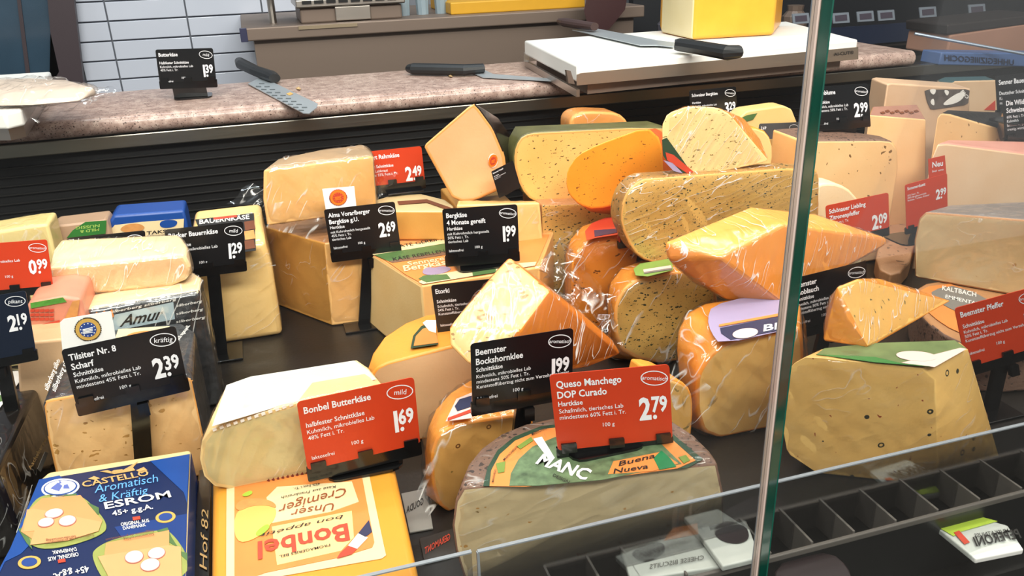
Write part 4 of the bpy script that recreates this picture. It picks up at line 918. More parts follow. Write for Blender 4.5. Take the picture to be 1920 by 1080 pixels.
# green label herb cheese
F = VY(1230, 600, .90)
face = [(1152, 580), (1158, 560), (1172, 538), (1200, 521), (1263, 509), (1340, 505), (1345, 600), (1300, 672), (1240, 681), (1195, 672), (1165, 655), (1153, 625)]
a = hits(F, chk(face, 1, .15)); a = [p if p.z > 0 else V3((p.x, p.y, 0)) for p in a]
b = [py(1140, 600, .95), py(1139, 560, .96), py(1145, 528, .97), py(1165, 502, .985), py(1200, 489, 1.0), py(1330, 478, 1.0)]
r = cheese('herb-flecked round cheese with a green top label, under the film-wrapped speckled loaf', a+b+lo([b[0], b[5]], 0), [((0, -1, 0), .85, 1, .004, 2)], [R_or, P_herbg, R_edge], .004, film=dict(off=.002, amp=.004, mat=FILM3))
Q = tri(F.hit(1200, 521), F.hit(1263, 509), py(1200, 489, 1.0), .004)
lb = decal(Q, [(1192, 518), (1188, 506), (1200, 496), (1260, 486), (1262, 508), (1215, 520)], plain('print_leafgreen', '7fa04c', .45), r, 'label', lift=.001); decal(Q, [(1208, 514), (1206, 508), (1258, 500), (1260, 506)], M_pinkp, lb, 'pale_band', lift=.0016); decal(Q, [(1208, 516), (1208, 513), (1260, 505), (1260, 508)], plain('print_greyband', '77706c', .5), lb, 'grey_band', lift=.0018)
# lavender label gouda
F = VP((1351, 822), (1453, 801), 0)
face = [(1306, 715), (1312, 695), (1330, 668), (1357, 644), (1410, 629), (1470, 620), (1505, 615), (1510, 792), (1453, 801), (1388, 813), (1351, 822), (1319, 810), (1306, 770)]
a = hits(F, chk(face, 1, .15)); a = [V3((p.x, p.y, max(p.z, 0))) for p in a]
zt = F.hit(1380, 637).z; b = [pz(1285, 710, .06), pz(1268, 655, .085), pz(1272, 615, .108)]+tp(zt, [(1290, 585), (1320, 568), (1400, 556), (1500, 545)])
r = cheese('large round cheese with a lavender top label, left of the glass seam', a+b+lo([b[0], b[6]], 0), [((0, -1, 0), .9, 1, .004, 2)], [R_or, P_gouda, R_oredge], .005, film=dict(off=.003, amp=.005, mat=FILM3))
Q = HZ(zt+.006)
lb = decal(Q, chk([(1350, 648), (1333, 625), (1326, 600), (1335, 575), (1400, 558), (1488, 552), (1492, 616)], 1), M_lav, r, 'label', lift=.001)
decal(Q, [(1352, 628), (1350, 618), (1488, 591), (1488, 617), (1370, 640)], M_navyp, lb, 'navy_band', lift=.0018); decal(Q, [(1348, 616), (1348, 612), (1488, 586), (1488, 591)], M_oran, lb, 'orange_band', lift=.0022)
decal(Q, ell(1397, 629, 24, 9, -8), M_pinkp, lb, 'oval_emblem', lift=.0026); txt(Q, [('BE', (1431, 625), (1468, 619), (1, -12), .04)], M_whitep, lb, lift=.0026)
# film-wrapped speckled loaf
F = VY(1300, 400, .97, 4)
a = hits(F, chk([(1163, 420), (1164, 390), (1175, 360), (1200, 337), (1245, 331), (1530, 312), (1538, 340), (1535, 455), (1400, 474), (1260, 497), (1212, 491), (1185, 470)], 1, .2)); b = ex(a, .0, .035, 0)
zl = min(p.z for p in a)
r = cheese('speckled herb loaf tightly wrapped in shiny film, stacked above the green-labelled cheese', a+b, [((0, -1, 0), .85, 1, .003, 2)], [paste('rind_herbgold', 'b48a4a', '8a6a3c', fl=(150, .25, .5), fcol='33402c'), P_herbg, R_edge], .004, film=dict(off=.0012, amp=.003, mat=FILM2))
# top wedge with herbs
F = VY(1310, 265, .985, 4)
a = hits(F, chk([(1243, 290), (1241, 235), (1252, 212), (1290, 199), (1345, 201), (1368, 214), (1392, 245), (1440, 298), (1436, 304), (1345, 324), (1310, 331), (1262, 318)], 1, .15)); b = [py(1395, 222, 1.05), py(1425, 262, 1.05), py(1436, 290, 1.03), py(1300, 205, 1.04), py(1330, 322, 1.03), py(1245, 240, 1.02)]
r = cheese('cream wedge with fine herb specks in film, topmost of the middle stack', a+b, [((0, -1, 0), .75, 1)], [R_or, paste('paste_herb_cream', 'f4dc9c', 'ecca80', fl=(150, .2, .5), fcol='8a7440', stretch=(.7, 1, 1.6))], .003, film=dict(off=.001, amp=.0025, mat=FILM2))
Q = Plane(F.o+F.up()*.001, F.n); lb = decal(Q, [(1241, 262), (1250, 258), (1280, 300), (1300, 329), (1262, 318), (1243, 292)], M_dgreen, r, 'label'); decal(Q, [(1247, 285), (1262, 290), (1300, 322), (1290, 326), (1250, 300)], M_redp, lb, 'red_band', lift=.0008); decal(Q, [(1243, 300), (1260, 305), (1280, 325), (1262, 320)], M_lav, lb, 'grey_band', lift=.0008)
F = VY(1415, 270, 1.13)
a = hits(F, chk([(1370, 262), (1378, 236), (1430, 240), (1448, 262), (1450, 304), (1380, 318), (1370, 300)], 1)); b = ex(a, 0, .05, 0)
cheese('rounded yellow cheese piece just right of the topmost wedge', a+b+lo(a[::4]+b[::4], 0), [((0, -1, 0), .8, 1)], [R_or, P_pale], .004)
# big faceted orange wedge
A = [py(1244, 455, .84), py(1252, 487, .83), py(1350, 482, .785), py(1470, 420, .805), py(1407, 388, .89), py(1530, 402, .90), py(1667, 447, .86), py(1663, 458, .855)]+tp(.129, [(1300, 530), (1363, 563), (1467, 570), (1560, 505), (1600, 478), (1360, 540)])
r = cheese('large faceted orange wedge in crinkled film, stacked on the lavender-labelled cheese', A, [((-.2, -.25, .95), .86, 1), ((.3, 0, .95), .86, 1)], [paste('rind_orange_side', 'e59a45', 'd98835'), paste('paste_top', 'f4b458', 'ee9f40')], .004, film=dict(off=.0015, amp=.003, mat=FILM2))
# fenugreek wedge in front of the big labelled block
A = [py(953, 481, .85), py(905, 540, .805), py(842, 612, .775), py(843, 648, .765), py(878, 683, .75), py(930, 680, .742), py(975, 618, .75), py(1030, 545, .785), py(1090, 587, .81), py(1150, 640, .82), py(1166, 664, .815), py(1100, 690, .79), py(1010, 705, .75), py(1000, 520, .87), py(1110, 640, .86), py(900, 660, .82)]
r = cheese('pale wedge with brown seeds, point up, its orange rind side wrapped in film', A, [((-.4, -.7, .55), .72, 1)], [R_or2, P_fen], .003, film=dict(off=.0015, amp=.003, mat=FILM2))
# round cheese below it
F = VY(760, 740, .835, -2)
face = [(692, 712), (705, 690), (730, 678), (830, 652), (900, 640), (900, 780), (790, 800), (720, 790), (700, 760)]
a = hits(F, chk(face, 1, .15)); a = [V3((p.x, p.y, max(p.z, 0))) for p in a]
b = [py(690, 690, .86), py(700, 660, .88), py(722, 630, .91), py(760, 605, .94), py(800, 590, .96), py(880, 580, .97), py(690, 730, .86)]
r = cheese('round orange-rinded cheese with a green-edged label, under the seeded point-up wedge', a+b+lo([b[0], b[5], a[0], a[7]], 0), [((0, -1, 0), .9, 1, .003, 2)], [R_or, paste('paste_brownish', 'dcb888', 'cfa572'), R_oredge], .005)
Q = tri(F.hit(730, 678), F.hit(830, 652), py(800, 590, .96), .003)
lb = decal(Q, [(770, 654), (775, 630), (790, 612), (815, 604), (822, 646)], M_dgreen, r, 'label'); decal(Q, [(776, 650), (780, 632), (793, 618), (815, 612), (822, 644)], M_oran, lb, 'label_field', lift=.0008); decal(Q, [(793, 607), (800, 602), (818, 602), (818, 626), (805, 622)], M_whitep, lb, 'white_corner', lift=.001)
# ring-seeded cheese left of the half wheel
F = VY(860, 830, .695, 8)
face = [(808, 850), (818, 822), (836, 803), (880, 790), (960, 778), (1000, 775), (1000, 900), (900, 975), (845, 967), (822, 945), (810, 905)]
a = hits(F, chk(face, 1, .15)); a = [V3((p.x, p.y, max(p.z, 0))) for p in a]
b = [py(797, 850, .725), py(803, 800, .74), py(818, 765, .76), py(845, 735, .78), py(882, 712, .80), py(960, 700, .80), py(800, 900, .72)]
r = cheese('seeded round cheese with a flag label in a clear bag, left of the half wheel', a+b+lo([b[0], b[5], a[7]], 0), [((0, -1, 0), .85, 1, .003, 2)], [R_or, P_fen2, R_oredge], .005, film=dict(off=.004, amp=.006, mat=FILM3))
Q = tri(F.hit(836, 803), F.hit(880, 790), py(882, 712, .80), .005)
lb = decal(Q, [(836, 792), (856, 750), (885, 738), (885, 786)], M_pinkp, r, 'label', lift=.001); decal(Q, [(853, 765), (862, 752), (885, 745), (885, 765), (858, 774)], M_navyp, lb, 'navy_band', lift=.0018); decal(Q, [(840, 787), (885, 770), (885, 776), (840, 792)], M_redp, lb, 'red_band', lift=.0018)
sheet([(780, 930), (800, 870), (835, 930), (800, 975)], [.67, .68, .665, .66], n=10, amp=.004, parent=r, mat=FILM3)
# small wedge right of the red front card
F = VY(1270, 780, .70, -4)
a = hits(F, chk([(1225, 706), (1262, 708), (1290, 722), (1300, 745), (1300, 790), (1285, 850), (1225, 850)], 1)); a = [V3((p.x, p.y, max(p.z, 0))) for p in a]; b = ex(a, -.01, .05, 0)
r = cheese('small orange-edged piece in a crumpled bag just right of the front red card', a+b+lo(a[::3]+b[::3], 0), [((0, -1, 0), .85, 1, .003, 2)], [R_or, P_fen2, R_oredge], .004)
sheet([(1225, 660), (1262, 642), (1345, 745), (1285, 830)], [.675, .675, .665, .66], n=20, amp=.004, freq=60, parent=r, mat=FILM3)
# big peppercorn wedge behind the rack
zt = .077; b0 = tp(0, [(1476, 850), (1532, 887), (1640, 905), (1720, 907), (1785, 893), (1873, 855)])
F = VP((1532, 889), (1720, 907), 0)
a = hits(F, chk([(1461, 770), (1462, 735), (1472, 700), (1490, 680), (1512, 668), (1752, 693), (1760, 890), (1680, 906), (1532, 887), (1476, 850)], 1, .1)); a = [V3((p.x, p.y, max(p.z, 0))) for p in a]
cr = F.hit(1752, 693); b = tp(cr.z, [(1815, 655), (1800, 642), (1640, 643), (1540, 655)])+[pz(1873, 855, 0.001)]
r = cheese('big yellow wedge with scattered peppercorns behind the slotted rack', a+b+lo(b, 0), [(UP, .85, 2), (F.up(), .9, 1), ((.4, -.9, 0), .6, 1)], [R_edge, P_pep, P_gouda], .003, film=dict(off=.001, amp=.002, mat=FILM))
Q = HZ(cr.z+.0035)
lb = decal(Q, [(1530, 667), (1545, 655), (1640, 645), (1790, 640), (1812, 655), (1752, 690)], plain('print_mossy', '6c7a4c', .4, noise_s=60, noise_a=.4), r, 'label', lift=.0008); decal(Q, [(1690, 683), (1800, 655), (1812, 657), (1752, 691)], M_pinkp, lb, 'pale_band', lift=.0014)
decal(Q, ell(1718, 671, 38, 9, 4), M_pinkp, lb, 'oval_emblem', lift=.0018); decal(Q, [(1530, 667), (1640, 672), (1690, 684), (1745, 690), (1640, 682)], plain('print_brightgreen', '3f7a3c', .4), lb, 'green_edge', lift=.0014)
# small orange-edged wedge on the pepper cheese
A = [py(1570, 538, .668), py(1588, 595, .65), py(1607, 523, .68), py(1647, 522, .692), py(1697, 543, .700), py(1747, 592, .700), py(1772, 614, .700), py(1640, 653, .638), py(1628, 651, .630), py(1541, 658, .664), py(1547, 600, .69), py(1558, 555, .703), py(1690, 610, .74), py(1600, 540, .74), py(1560, 640, .72)]
A = [V3((p.x, p.y, max(p.z, .1395))) for p in A]
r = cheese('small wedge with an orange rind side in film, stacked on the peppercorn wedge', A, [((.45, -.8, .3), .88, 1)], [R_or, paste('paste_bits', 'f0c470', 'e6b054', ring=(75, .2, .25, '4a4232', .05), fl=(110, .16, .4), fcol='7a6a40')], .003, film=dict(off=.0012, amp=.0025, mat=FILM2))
# grey-rinded block at right
F = VP((1777, 532), (1888, 552), .062)
a = hits(F, chk([(1714, 525), (1713, 450), (1722, 410), (1735, 397), (2000, 418), (2000, 572), (1890, 551), (1777, 533)], 1, .08)); FB = -F.up()*-1; zz = F.hit(1735, 397).z; a = [V3((p.x, p.y, max(p.z, .062))) for p in a]; b = tp(zz, [(1785, 384), (1920, 378), (2060, 378)])
zl = min(p.z for p in a)
r = cheese('bone-coloured cut block with a grey rind behind the large red card', a+b+lo(b, zl), [(FB, .85, 1, .003, 2)], [R_grey, P_bone, R_tan], .004, film=dict(off=.001, amp=.002, mat=FILM))
zt = zl-.001; T = HZ(zt)
a = tp(zt, chk([(1713, 535), (1716, 570), (1735, 600), (1780, 635), (1860, 660), (1990, 650), (1990, 540), (1800, 520)], 1))
r = cheese('dark-rinded wheel with an orange ring label under the bone-coloured block', a+lo(a, .0), [(UP, .9, 1)], [R_brown, R_tan], .004)
T = HZ(zt+.001); decal(T, chk([(1722, 540), (1726, 566), (1745, 592), (1790, 622), (1860, 645), (1900, 600), (1800, 530)], 1), M_oran, r, 'orange_ring'); decal(T, chk([(1745, 545), (1750, 562), (1790, 585), (1850, 605), (1900, 590), (1800, 535)], 1), plain('print_slate', '77736e', .45), r, 'grey_label', lift=.0009)
txt(T, [('KALTBACH', (1766, 545), (1830, 558), (1, -8), .02), ('EMMENTALER', (1772, 560), (1850, 578), (1, -6), .01)], M_whitep, r, lift=.0014)
# block with brown rind left of 2.99 card foot
F = VY(1600, 330, 1.12, 0)
a = hits(F, chk([(1503, 262), (1535, 274), (1650, 262), (1672, 264), (1684, 280), (1685, 320), (1676, 372), (1600, 404), (1500, 400)], 1, .12)); b = [py(1448, 242, 1.19), py(1520, 236, 1.21), py(1645, 254, 1.17), py(1450, 300, 1.18)]
r = cheese('large pale block with a rough brown top rind, under the 2.99 card', a+b+lo(a[::2]+b, 0), [(UP, .75, 2), ((0, -1, 0), .8, 1)], [P_alp, P_bark, R_brown], .004)
# white cheese piece
F = VY(1560, 370, 1.02); a = hits(F, chk([(1530, 350), (1545, 343), (1575, 345), (1600, 360), (1625, 400), (1625, 440), (1530, 440)], 1)); b = ex(a, 0, .04, 0)
cheese('small white rounded cheese right of the glass seam, left of the pepper-lemon card', a+b+lo(a[::3]+b[::3], 0), [], [P_white], .004)
# triangle with patterned brown top
F = VY(1690, 280, 1.20, -4)
a = hits(F, [(1630, 216), (1736, 224), (1736, 332), (1640, 340)]); b = [py(1636, 200, 1.24), py(1720, 196, 1.25)]
r = cheese('pale cheese with a brown ornamented top rind, right of the 2.99 card', a+b+lo(a+b, 0), [(UP, .7, 2), ((0, -1, 0), .8, 1)], [P_alp2, paste('paste_cornsilk', 'eccb96', 'dfb878'), paste('rind_umber', 'a57c68', '86604e', rough=.5)], .002)
Q = tri(a[0], a[1], b[1], .001); decals(Q, [[(1650+k*9, 211-(k%2)*3), (1656+k*9, 209-(k%2)*3), (1660+k*9, 212-(k%2)*3), (1654+k*9, 214-(k%2)*3)] for k in range(8)], M_inkb, r, 'rind_ornament')
F = VY(1700, 200, 1.32, 6)
a = hits(F, [(1664, 158), (1672, 156), (1740, 167), (1820, 166), (1818, 210), (1700, 225), (1658, 210)]); b = ex(a, .02, .07, 0)
r = cheese('tall light cheese block with black and white printed wrap, far right back row', a+b+lo([a[0], a[3], b[0], b[3]], 0), [], [paste('paste_far', 'd9bd9a', 'c8a680')], .003)
Q = Plane(F.o+F.up()*.001, F.n); lb = decal(Q, chk([(1733, 168), (1818, 167), (1815, 196), (1745, 206), (1738, 190)], 1, .1), plain('wrap_print', '5c534e', .25, noise_s=45, noise_a=.9), r, 'printed_wrap')
decals(Q, [chk([(1740, 168), (1756, 166), (1750, 180)]), chk([(1760, 200), (1790, 176), (1812, 170), (1800, 192)]), chk([(1768, 168), (1780, 170), (1775, 182)]), chk([(1742, 192), (1750, 182), (1752, 200)])], M_whitep, lb, 'white_print', lift=.0008)
txt(Q, [('BIO', (1800, 172), (1812, 186), (5, -4), .03)], M_whitep, lb, lift=.0009)
F = VY(1830, 190, 1.42, 6)
a = hits(F, [(1776, 158), (1790, 152), (1868, 150), (1875, 172), (1872, 220), (1810, 215)]); b = ex(a, .02, .05, 0)
r = cheese('light cheese block with a teal top and red corner, behind the right-edge cards', a+b+lo([a[0], a[3], b[0], b[3]], 0), [(UP, .7, 1)], [paste('paste_far2', 'dcc29c', 'ccac84'), plain('teal_wrap', '3c5a5c', .3)], .003)
decal(Plane(F.o+F.up()*.001, F.n), [(1866, 188), (1866, 207), (1845, 206)], M_redp, r, 'red_corner')
F = VY(1820, 240, 1.17, 4)
a = hits(F, [(1750, 300), (1757, 222), (1764, 212), (1780, 214), (1870, 240), (1876, 262), (1878, 300)]); b = [py(1775, 206, 1.21), py(1880, 210, 1.24), py(1885, 235, 1.22)]
r = cheese('wedge of yellow cheese with a dark charred top rind, at the right edge', a+b+lo(a[::2]+b, 0), [(UP, .6, 2), ((0, -1, 0), .8, 1)], [R_tan, P_bark, plain('charred_rind', '24211f', .4, noise_s=90, noise_a=.8, bump=.5)], .003)
F = VY(1760, 268, 1.06, -3)
a = hits(F, [(1744, 300), (1757, 270), (1775, 268), (2080, 308), (2080, 440), (1735, 385)]); a = [V3((p.x, p.y, max(p.z, 0))) for p in a]; b = [py(1780, 262, 1.10), py(2080, 268, 1.16)]
r = cheese('very large peach-coloured cheese slab with a pink top rind at the right edge', a+b+lo(a+b, 0), [(UP, .6, 2), ((0, -1, 0), .8, 1)], [R_edge, paste('paste_sand', 'eacba4', 'dfb98c'), R_pink], .004)
# brown mottled rind seen between the right-hand pieces
a = tp(.03, chk([(1640, 500), (1650, 430), (1660, 390), (1700, 370), (1730, 400), (1715, 480), (1680, 520)], 1))
r = cheese('flat mottled rind wheel seen between the faceted wedge and the bone block', a+lo(a, 0), [(UP, .9, 1)], [R_tan, paste('rind_mottle', 'c8a27c', 'a0785a', fl=(60, .25, .3), fcol='7a5a44', bump=1)], .003)
decals(HZ(.031), [[(1685, 440), (1712, 436), (1714, 452), (1690, 455)]], plain('print_lime', '8cb84c', .4), r, 'green_label'); decals(HZ(.031), [[(1700, 452), (1714, 450), (1714, 458), (1704, 460)]], M_redp, r, 'red_label')
# little cheese with green print behind 1290 card
F = VY(1440, 225, 1.28); a = hits(F, chk([(1385, 222), (1400, 208), (1470, 198), (1485, 205), (1495, 230), (1495, 300), (1385, 300)], 1, .1)); b = ex(a, 0, .04, 0)
r = cheese('small pale yellow cheese with a green leaf print, behind the topmost wedge', a+b+lo(a[::3]+b[::3], 0), [], [P_pale], .003); decal(Plane(F.o+F.up()*.001, F.n), [(1388, 222), (1400, 216), (1420, 212), (1412, 224), (1392, 230)], M_green, r, 'leaf_print')

r, Q = pack('low dark package with golden script squeezed between the blue and yellow packages', [(374, 905), (398, 900), (400, 1100), (360, 1100)], .70, .001, M_blk) if False else (None, None)
a = tp(.035, [(372, 880), (397, 876), (394, 1150), (352, 1150)])
r = cheese('low dark package with golden script squeezed between the blue and yellow packages', a+lo(a, 0), [], [R_blk], .002, name='cheese_package')
txt(HZ(.0355), [('Hof 82', (388, 1070), (391, 955), (-14, 2), .0, .3)], M_gold2, r)
for i, (q_, c_) in enumerate((([(752, 925), (800, 915), (812, 990), (768, 998)], 'light grey shelf tag lying on the deck right of the yellow package'), ([(786, 1010), (850, 990), (856, 1040), (796, 1056)], 'dark grey shelf tag with red letters lying left of the half wheel'))):
    a = tp(.002, q_); r = empty('shelf_tag', a[0], c_, 'shelf tag'); body(a+lo(a, 0), [], [plain('tag_face%d' % i, ('8d8b86', '2c2826')[i], .4)], .0005, r, 'tag_body')
    txt(HZ(.0024), [(('GOUDA', 'GERAMONT')[i], (q_[1][0]-6, q_[1][1]+30-8*i), (q_[0][0]+10, q_[0][1]+38-8*i), (0, -12), .02)], (M_ink, M_redp)[i], r, lift=.0004)
# loose film on the middle
def fold(label, px, ys, parent=None, **k): return sheet(px, ys, parent=parent, mat=FILM3, **k)
o = fold('', [(1005, 500), (1055, 440), (1135, 560), (1060, 600)], [.94, .96, .93, .90], n=22, amp=.010, freq=55)
o.name = 'plastic_film'; tag(o, 'crumpled clear film between the labelled alpine block and the red-labelled cheese', 'plastic film', 'loose film')
o = fold('', [(1085, 545), (1150, 560), (1165, 650), (1120, 610)], [.88, .87, .84, .85], n=18, amp=.008, freq=60)
o.name = 'plastic_film'; tag(o, 'crumpled clear film left of the green-labelled herb cheese', 'plastic film', 'loose film')
# ================================================ CARDS IN PLACE
AR = 'aromatisch'
r, C, P, h, rr = card('red price card 2.79 on the half wheel, frontmost of the middle', (1030, 703), (1255, 683), (1046, 845), 'r', ('Queso Manchego', 'DOP Curado'), 'Hartkäse', ('Schafmilch, tierisches Lab', 'mindestens 60% Fett i. Tr.'), '2.79', AR, lf=False, footz=.1172, y=.585, yaw=-6)
card('red price card 1.69 in front of the wrapped loaf', (556, 754), (776, 707), (577, 882), 'r', ('Bonbel Butterkäse',), 'halbfester Schnittkäse', ('Kuhmilch, mikrobielles Lab', '48% Fett i. Tr.'), '1.69', 'mild', footz=.0675, y=.69, yaw=3)
r, C, P, h, rr = card('black price card 2.39 with a white seal card above it, before the square block', (114, 656), (329, 611), (143, 760), 'b', ('Tilsiter Nr. 8', 'Scharf'), 'Schnittkäse', ('Kuhmilch, mikrobielles Lab', 'mindestens 45% Fett i. Tr.'), '2.39', 'kräftig', y=.815, yaw=6, stand=(252, 860))
Q = Plane(P.o-P.up()*.0012, P.n); s = decal(Q, chk([(112, 599), (206, 583), (209, 585), (220, 650), (118, 668)], 1, .08), M_white, r, 'seal_card', th=.0006)
seal(Plane(Q.o+P.up()*.0008, Q.n), 165, 617, 26, r, (plain('seal_brown', '4a3c28', .5), M_gold, M_navy, M_white), 0, .86, 34)
card('black price card on a post before the seeded point-up wedge', (882, 645), (1075, 615), (886, 760), 'b', ('Beemster', 'Bockshornklee'), 'Schnittkäse', ('Kuhmilch, mikrobielles Lab', 'mindestens 50% Fett i. Tr.', 'Kunststoffüberzug nicht zum Verzehr geeignet'), '1.99', AR, y=.662, stand=(960, 905))
r, C, P, h, rr = card('black price card 1.99 standing on the large labelled block', (829, 392), (970, 383), (836, 484), 'b', ('Bergkäse', '4 Monate gereift'), 'Hartkäse', ('mit Kuhrohmilch hergestellt', '50% Fett i. Tr.', 'tierisches Lab'), '1.99', AR, y=1.055, yaw=-4, footz=zI+.002)
r, C, P, h, rr = card('black price card 2.69 with an orange seal card above, before the alpine blocks', (607, 393), (740, 378), (621, 477), 'b', ('Alma Vorarlberger', 'Bergkäse g.U.'), 'Hartkäse', ('mit Kuhrohmilch hergestellt', '45% Fett i. Tr.', 'tierisches Lab'), '2.69', AR, y=1.17, stand=(683, 612))
Q = Plane(P.o-P.up()*.0012, P.n); decal(Q, [(604, 354), (664, 349), (668, 386), (611, 394)], M_white, r, 'seal_card', th=.0006)
seal(Plane(Q.o+P.up()*.0008, Q.n), 634, 370, 17, r, (M_redp, M_orange, M_redp, M_orange), 0, .93, 30)
card('red price card 2.49 at the back, right of the upper alpine wedge', (664, 287), (790, 274), (673, 352), 'r', ('J. Gallert Rahmkäse',), 'Schweizer Schnittkäse', ('Rohmilch, Labkraut', 'mindestens 55% Fett i. Tr.'), '2.49', None, y=1.31, stand=(760, 372), w100=False, footz=.168)
card('black price card without visible price, tucked behind the seeded point-up wedge', (808, 535), (950, 520), (823, 640), 'b', ('Etorki',), 'Schnittkäse', ('Schafmilch, tierisches Lab', '54% Fett i. Tr.', 'Kunststoffüberzug nicht zum Verzehr'), '2.49', None, y=.885, yaw=-4, w100=False, footz=.10)
card('black price card 1.29 on a broad post before the tall cream block', (308, 431), (456, 415), (316, 510), 'b', ('Rücker Bauernkäse',), 'Schnittkäse', ('Kuhmilch, mikrobielles Lab',), '1.29', 'mild', y=1.14, stand=(412, 655), ts=1.05)
card('black price card with its lower half hidden behind the white crumbly block', (125, 447), (272, 432), (130, 520), 'b', ('Milram Seitz',), None, (), None, '  ', y=1.16, w100=False, lf=False, stand=(200, 600))
card('red price card 0.99 cut by the left edge of the photo', (-60, 460), (88, 449), (-45, 548), 'r', ('Cremig', 'würzig'), None, ('Kuhmilch, mikrobielles Lab',), '0.99', AR, y=1.03, stand=(30, 640), lf=False)
card('navy price card 2.19 at the left edge, below the red 0.99 card', (-120, 574), (48, 545), (-95, 690), 'n', ('Holländer', 'Käse'), None, ('Kuhmilch',), '2.19', 'pikant', y=.88, stand=(0, 760), lf=False, w100=False)
card('small black price card standing upright on the granite worktop', (291, 93), (399, 90), (299, 154), 'b', ('Butterkäse',), 'Halbfester Schnittkäse', ('Kuhmilch, mikrobielles Lab', '45% Fett i. Tr.'), '1.39', 'mild', y=1.69, yaw=-8, footz=GZ+.0005)
card('black price card at the back, half hidden by the topmost wedge', (1292, 170), (1380, 162), (1296, 222), 'b', ('Schweizer Bergkäse',), 'Hartkäse', ('Kuhmilch, mikrobielles Lab',), '3.29', AR, y=1.33, w100=False, stand=(1340, 330), ts=.9)
card('black price card 2.99 on the rough-topped block, behind the glass seam', (1520, 164), (1628, 156), (1526, 232), 'b', ('Deichblume',), 'Schnittkäse', ('Kuhmilch, mikrobielles Lab', 'mindestens 50% Fett i. Tr.'), '2.99', AR, y=1.165, footz=.218)
card('black price card with garlic cheese text, just right of the glass seam', (1481, 524), (1625, 489), (1484, 622), 'b', ('Beemster', 'Knoblauch'), 'Schnittkäse', ('Kuhmilch, mikrobielles Lab', 'mindestens 50% Fett i. Tr.', 'Kunststoffüberzug nicht zum Verzehr'), None, AR, y=.775, stand=(1525, 760))
card('red pepper-lemon price card leaning behind the faceted orange wedge', (1548, 386), (1666, 361), (1552, 452), 'r', ('Schönauer Liebling', 'Zitronenpfeffer'), None, ('50% Fett i. Tr.', 'Weichkäse'), '2.09', None, y=.965, lf=False, w100=False, footz=.10, clips=False)
r, C, P, h, rr = card('red price card with a small red tag above it, beside the bone-coloured block', (1697, 347), (1776, 325), (1700, 430), 'r', ('Sommerduett',), None, ('50% Fett i. Tr.', '100% Bergbauernmilch', 'Rotkäse, Tomate, Kräuter'), '2.99', None, y=1.0, lf=False, w100=False, footz=.078)
Q = Plane(P.o-P.up()*.0012, P.n); t = decal(Q, [(1740, 298), (1771, 291), (1774, 328), (1741, 338)], M_cr, r, 'red_tag', th=.0006); txt(Q, [('Neu', (1747, 314), (1767, 310), (0, -10), .03), ('bei uns', (1747, 323), (1768, 319), (0, -4), .0)], M_tw, t, lift=.0012)
card('large red pepper price card cut by the right edge of the photo', (1790, 578), (1945, 536), (1813, 690), 'r', ('Beemster Pfeffer',), 'Schnittkäse', ('Kuhmilch, mikrobielles Lab', '50% Fett i. Tr.', 'Kunststoffüberzug nicht zum Verzehr geeignet'), '1.49', AR, y=.645, yaw=3, stand=(1875, 745))
card('black price card cut by the right edge, upper one of two', (1866, 142), (1985, 130), (1870, 210), 'b', ('Senner Bauerngarten',), 'Deutscher Schnittkäse', ('Kuhmilch, tierisches Lab', 'mindestens 50% Fett i. Tr.'), None, None, y=1.24, w100=False, stand=(1930, 280))
card('black price card cut by the right edge, lower one of two', (1880, 181), (1999, 168), (1884, 262), 'b', ('Die Wilde Rinde', 'Schweizer'), None, ('60% Fett i. Tr.', 'Kuhmilch', 'laktosefrei, glutenfrei', 'cremig, würzig'), None, None, y=1.14, w100=False, lf=False, footz=.215)
card('tilted small black price card leaning on the point-up peach wedge', (921, 322), (962, 301), (936, 372), 'b', ('Beemster Royaal',), 'Schnittkäse', ('Kuhmilch, mikrobielles Lab', '50% Fett i. Tr.'), None, None, y=1.165, w100=False, lf=False, ts=.9, bar=False)
card('red price card sliver between the bright orange wedge and the speckled loaf', (1155, 373), (1250, 362), (1160, 455), 'r', ('Beemster',), 'Schnittkäse', ('Kuhmilch',), None, None, y=1.012, lf=False, w100=False, stand=(1190, 500))
card('fallen dark grey price card lying behind the rough-topped block', (1424, 232), (1500, 229), (1420, 262), 'g', ('2.69',), None, (), None, ' ', y=1.23, w100=False, lf=False, bar=False)

# ================================================ THINGS ON THE GRANITE
M_hand = plain('knife_handle', '17191b', .45, noise_s=300, noise_a=.2); M_blade = steel('blade', 'b8c0c6', .35, .55)
def knife(name, label, hp, bp, hr, bw, z=GZ, zt=None, hmat=None, hz=None):
    """hp: handle path px, bp: blade outline px on the surface"""
    root = empty(name, pz(*bp[0], z), label, 'knife', 'cheese knives')
    T = HZ(z+.002); bl = link('blade', polym(T, bp, .0015, .0), M_blade, root)
    hs = [pz(u, v, z+(hz or hr[0]*1.0)+.001) for u, v in hp]
    link('handle', tubem(hs, hr, 12, flat=.75), hmat or M_hand, root)
    return root, bl, T
k1, bl, T = knife('cheese_knife', 'broad cheese knife with a perforated blade, right of the small card on the granite', [(449, 114), (455, 121), (480, 133), (508, 143), (515, 147)], [(465, 158), (487, 147), (505, 152), (596, 196), (594, 203), (580, 214), (568, 213)], [.011, .016, .0145, .0155, .012], 0)
decals(T, [[(480+k*10, 163+k*5.6), (490+k*10, 163.5+k*5.6), (490+k*10, 165+k*5.6), (480+k*10, 164.8+k*5.6)] for k in range(9)]+[[(486+k*10, 158+k*5.6), (496+k*10, 158+k*5.6), (496+k*10, 159.2+k*5.6), (486+k*10, 159.4+k*5.6)] for k in range(9)], plain('blade_slot', '5f666a', .5), bl, 'blade_slots', lift=.002)
decals(T, [[(537, 178), (545, 175), (550, 178), (543, 181)]], plain('crumb', 'd8a45a', .6), k1, 'cheese_crumb', lift=.002)
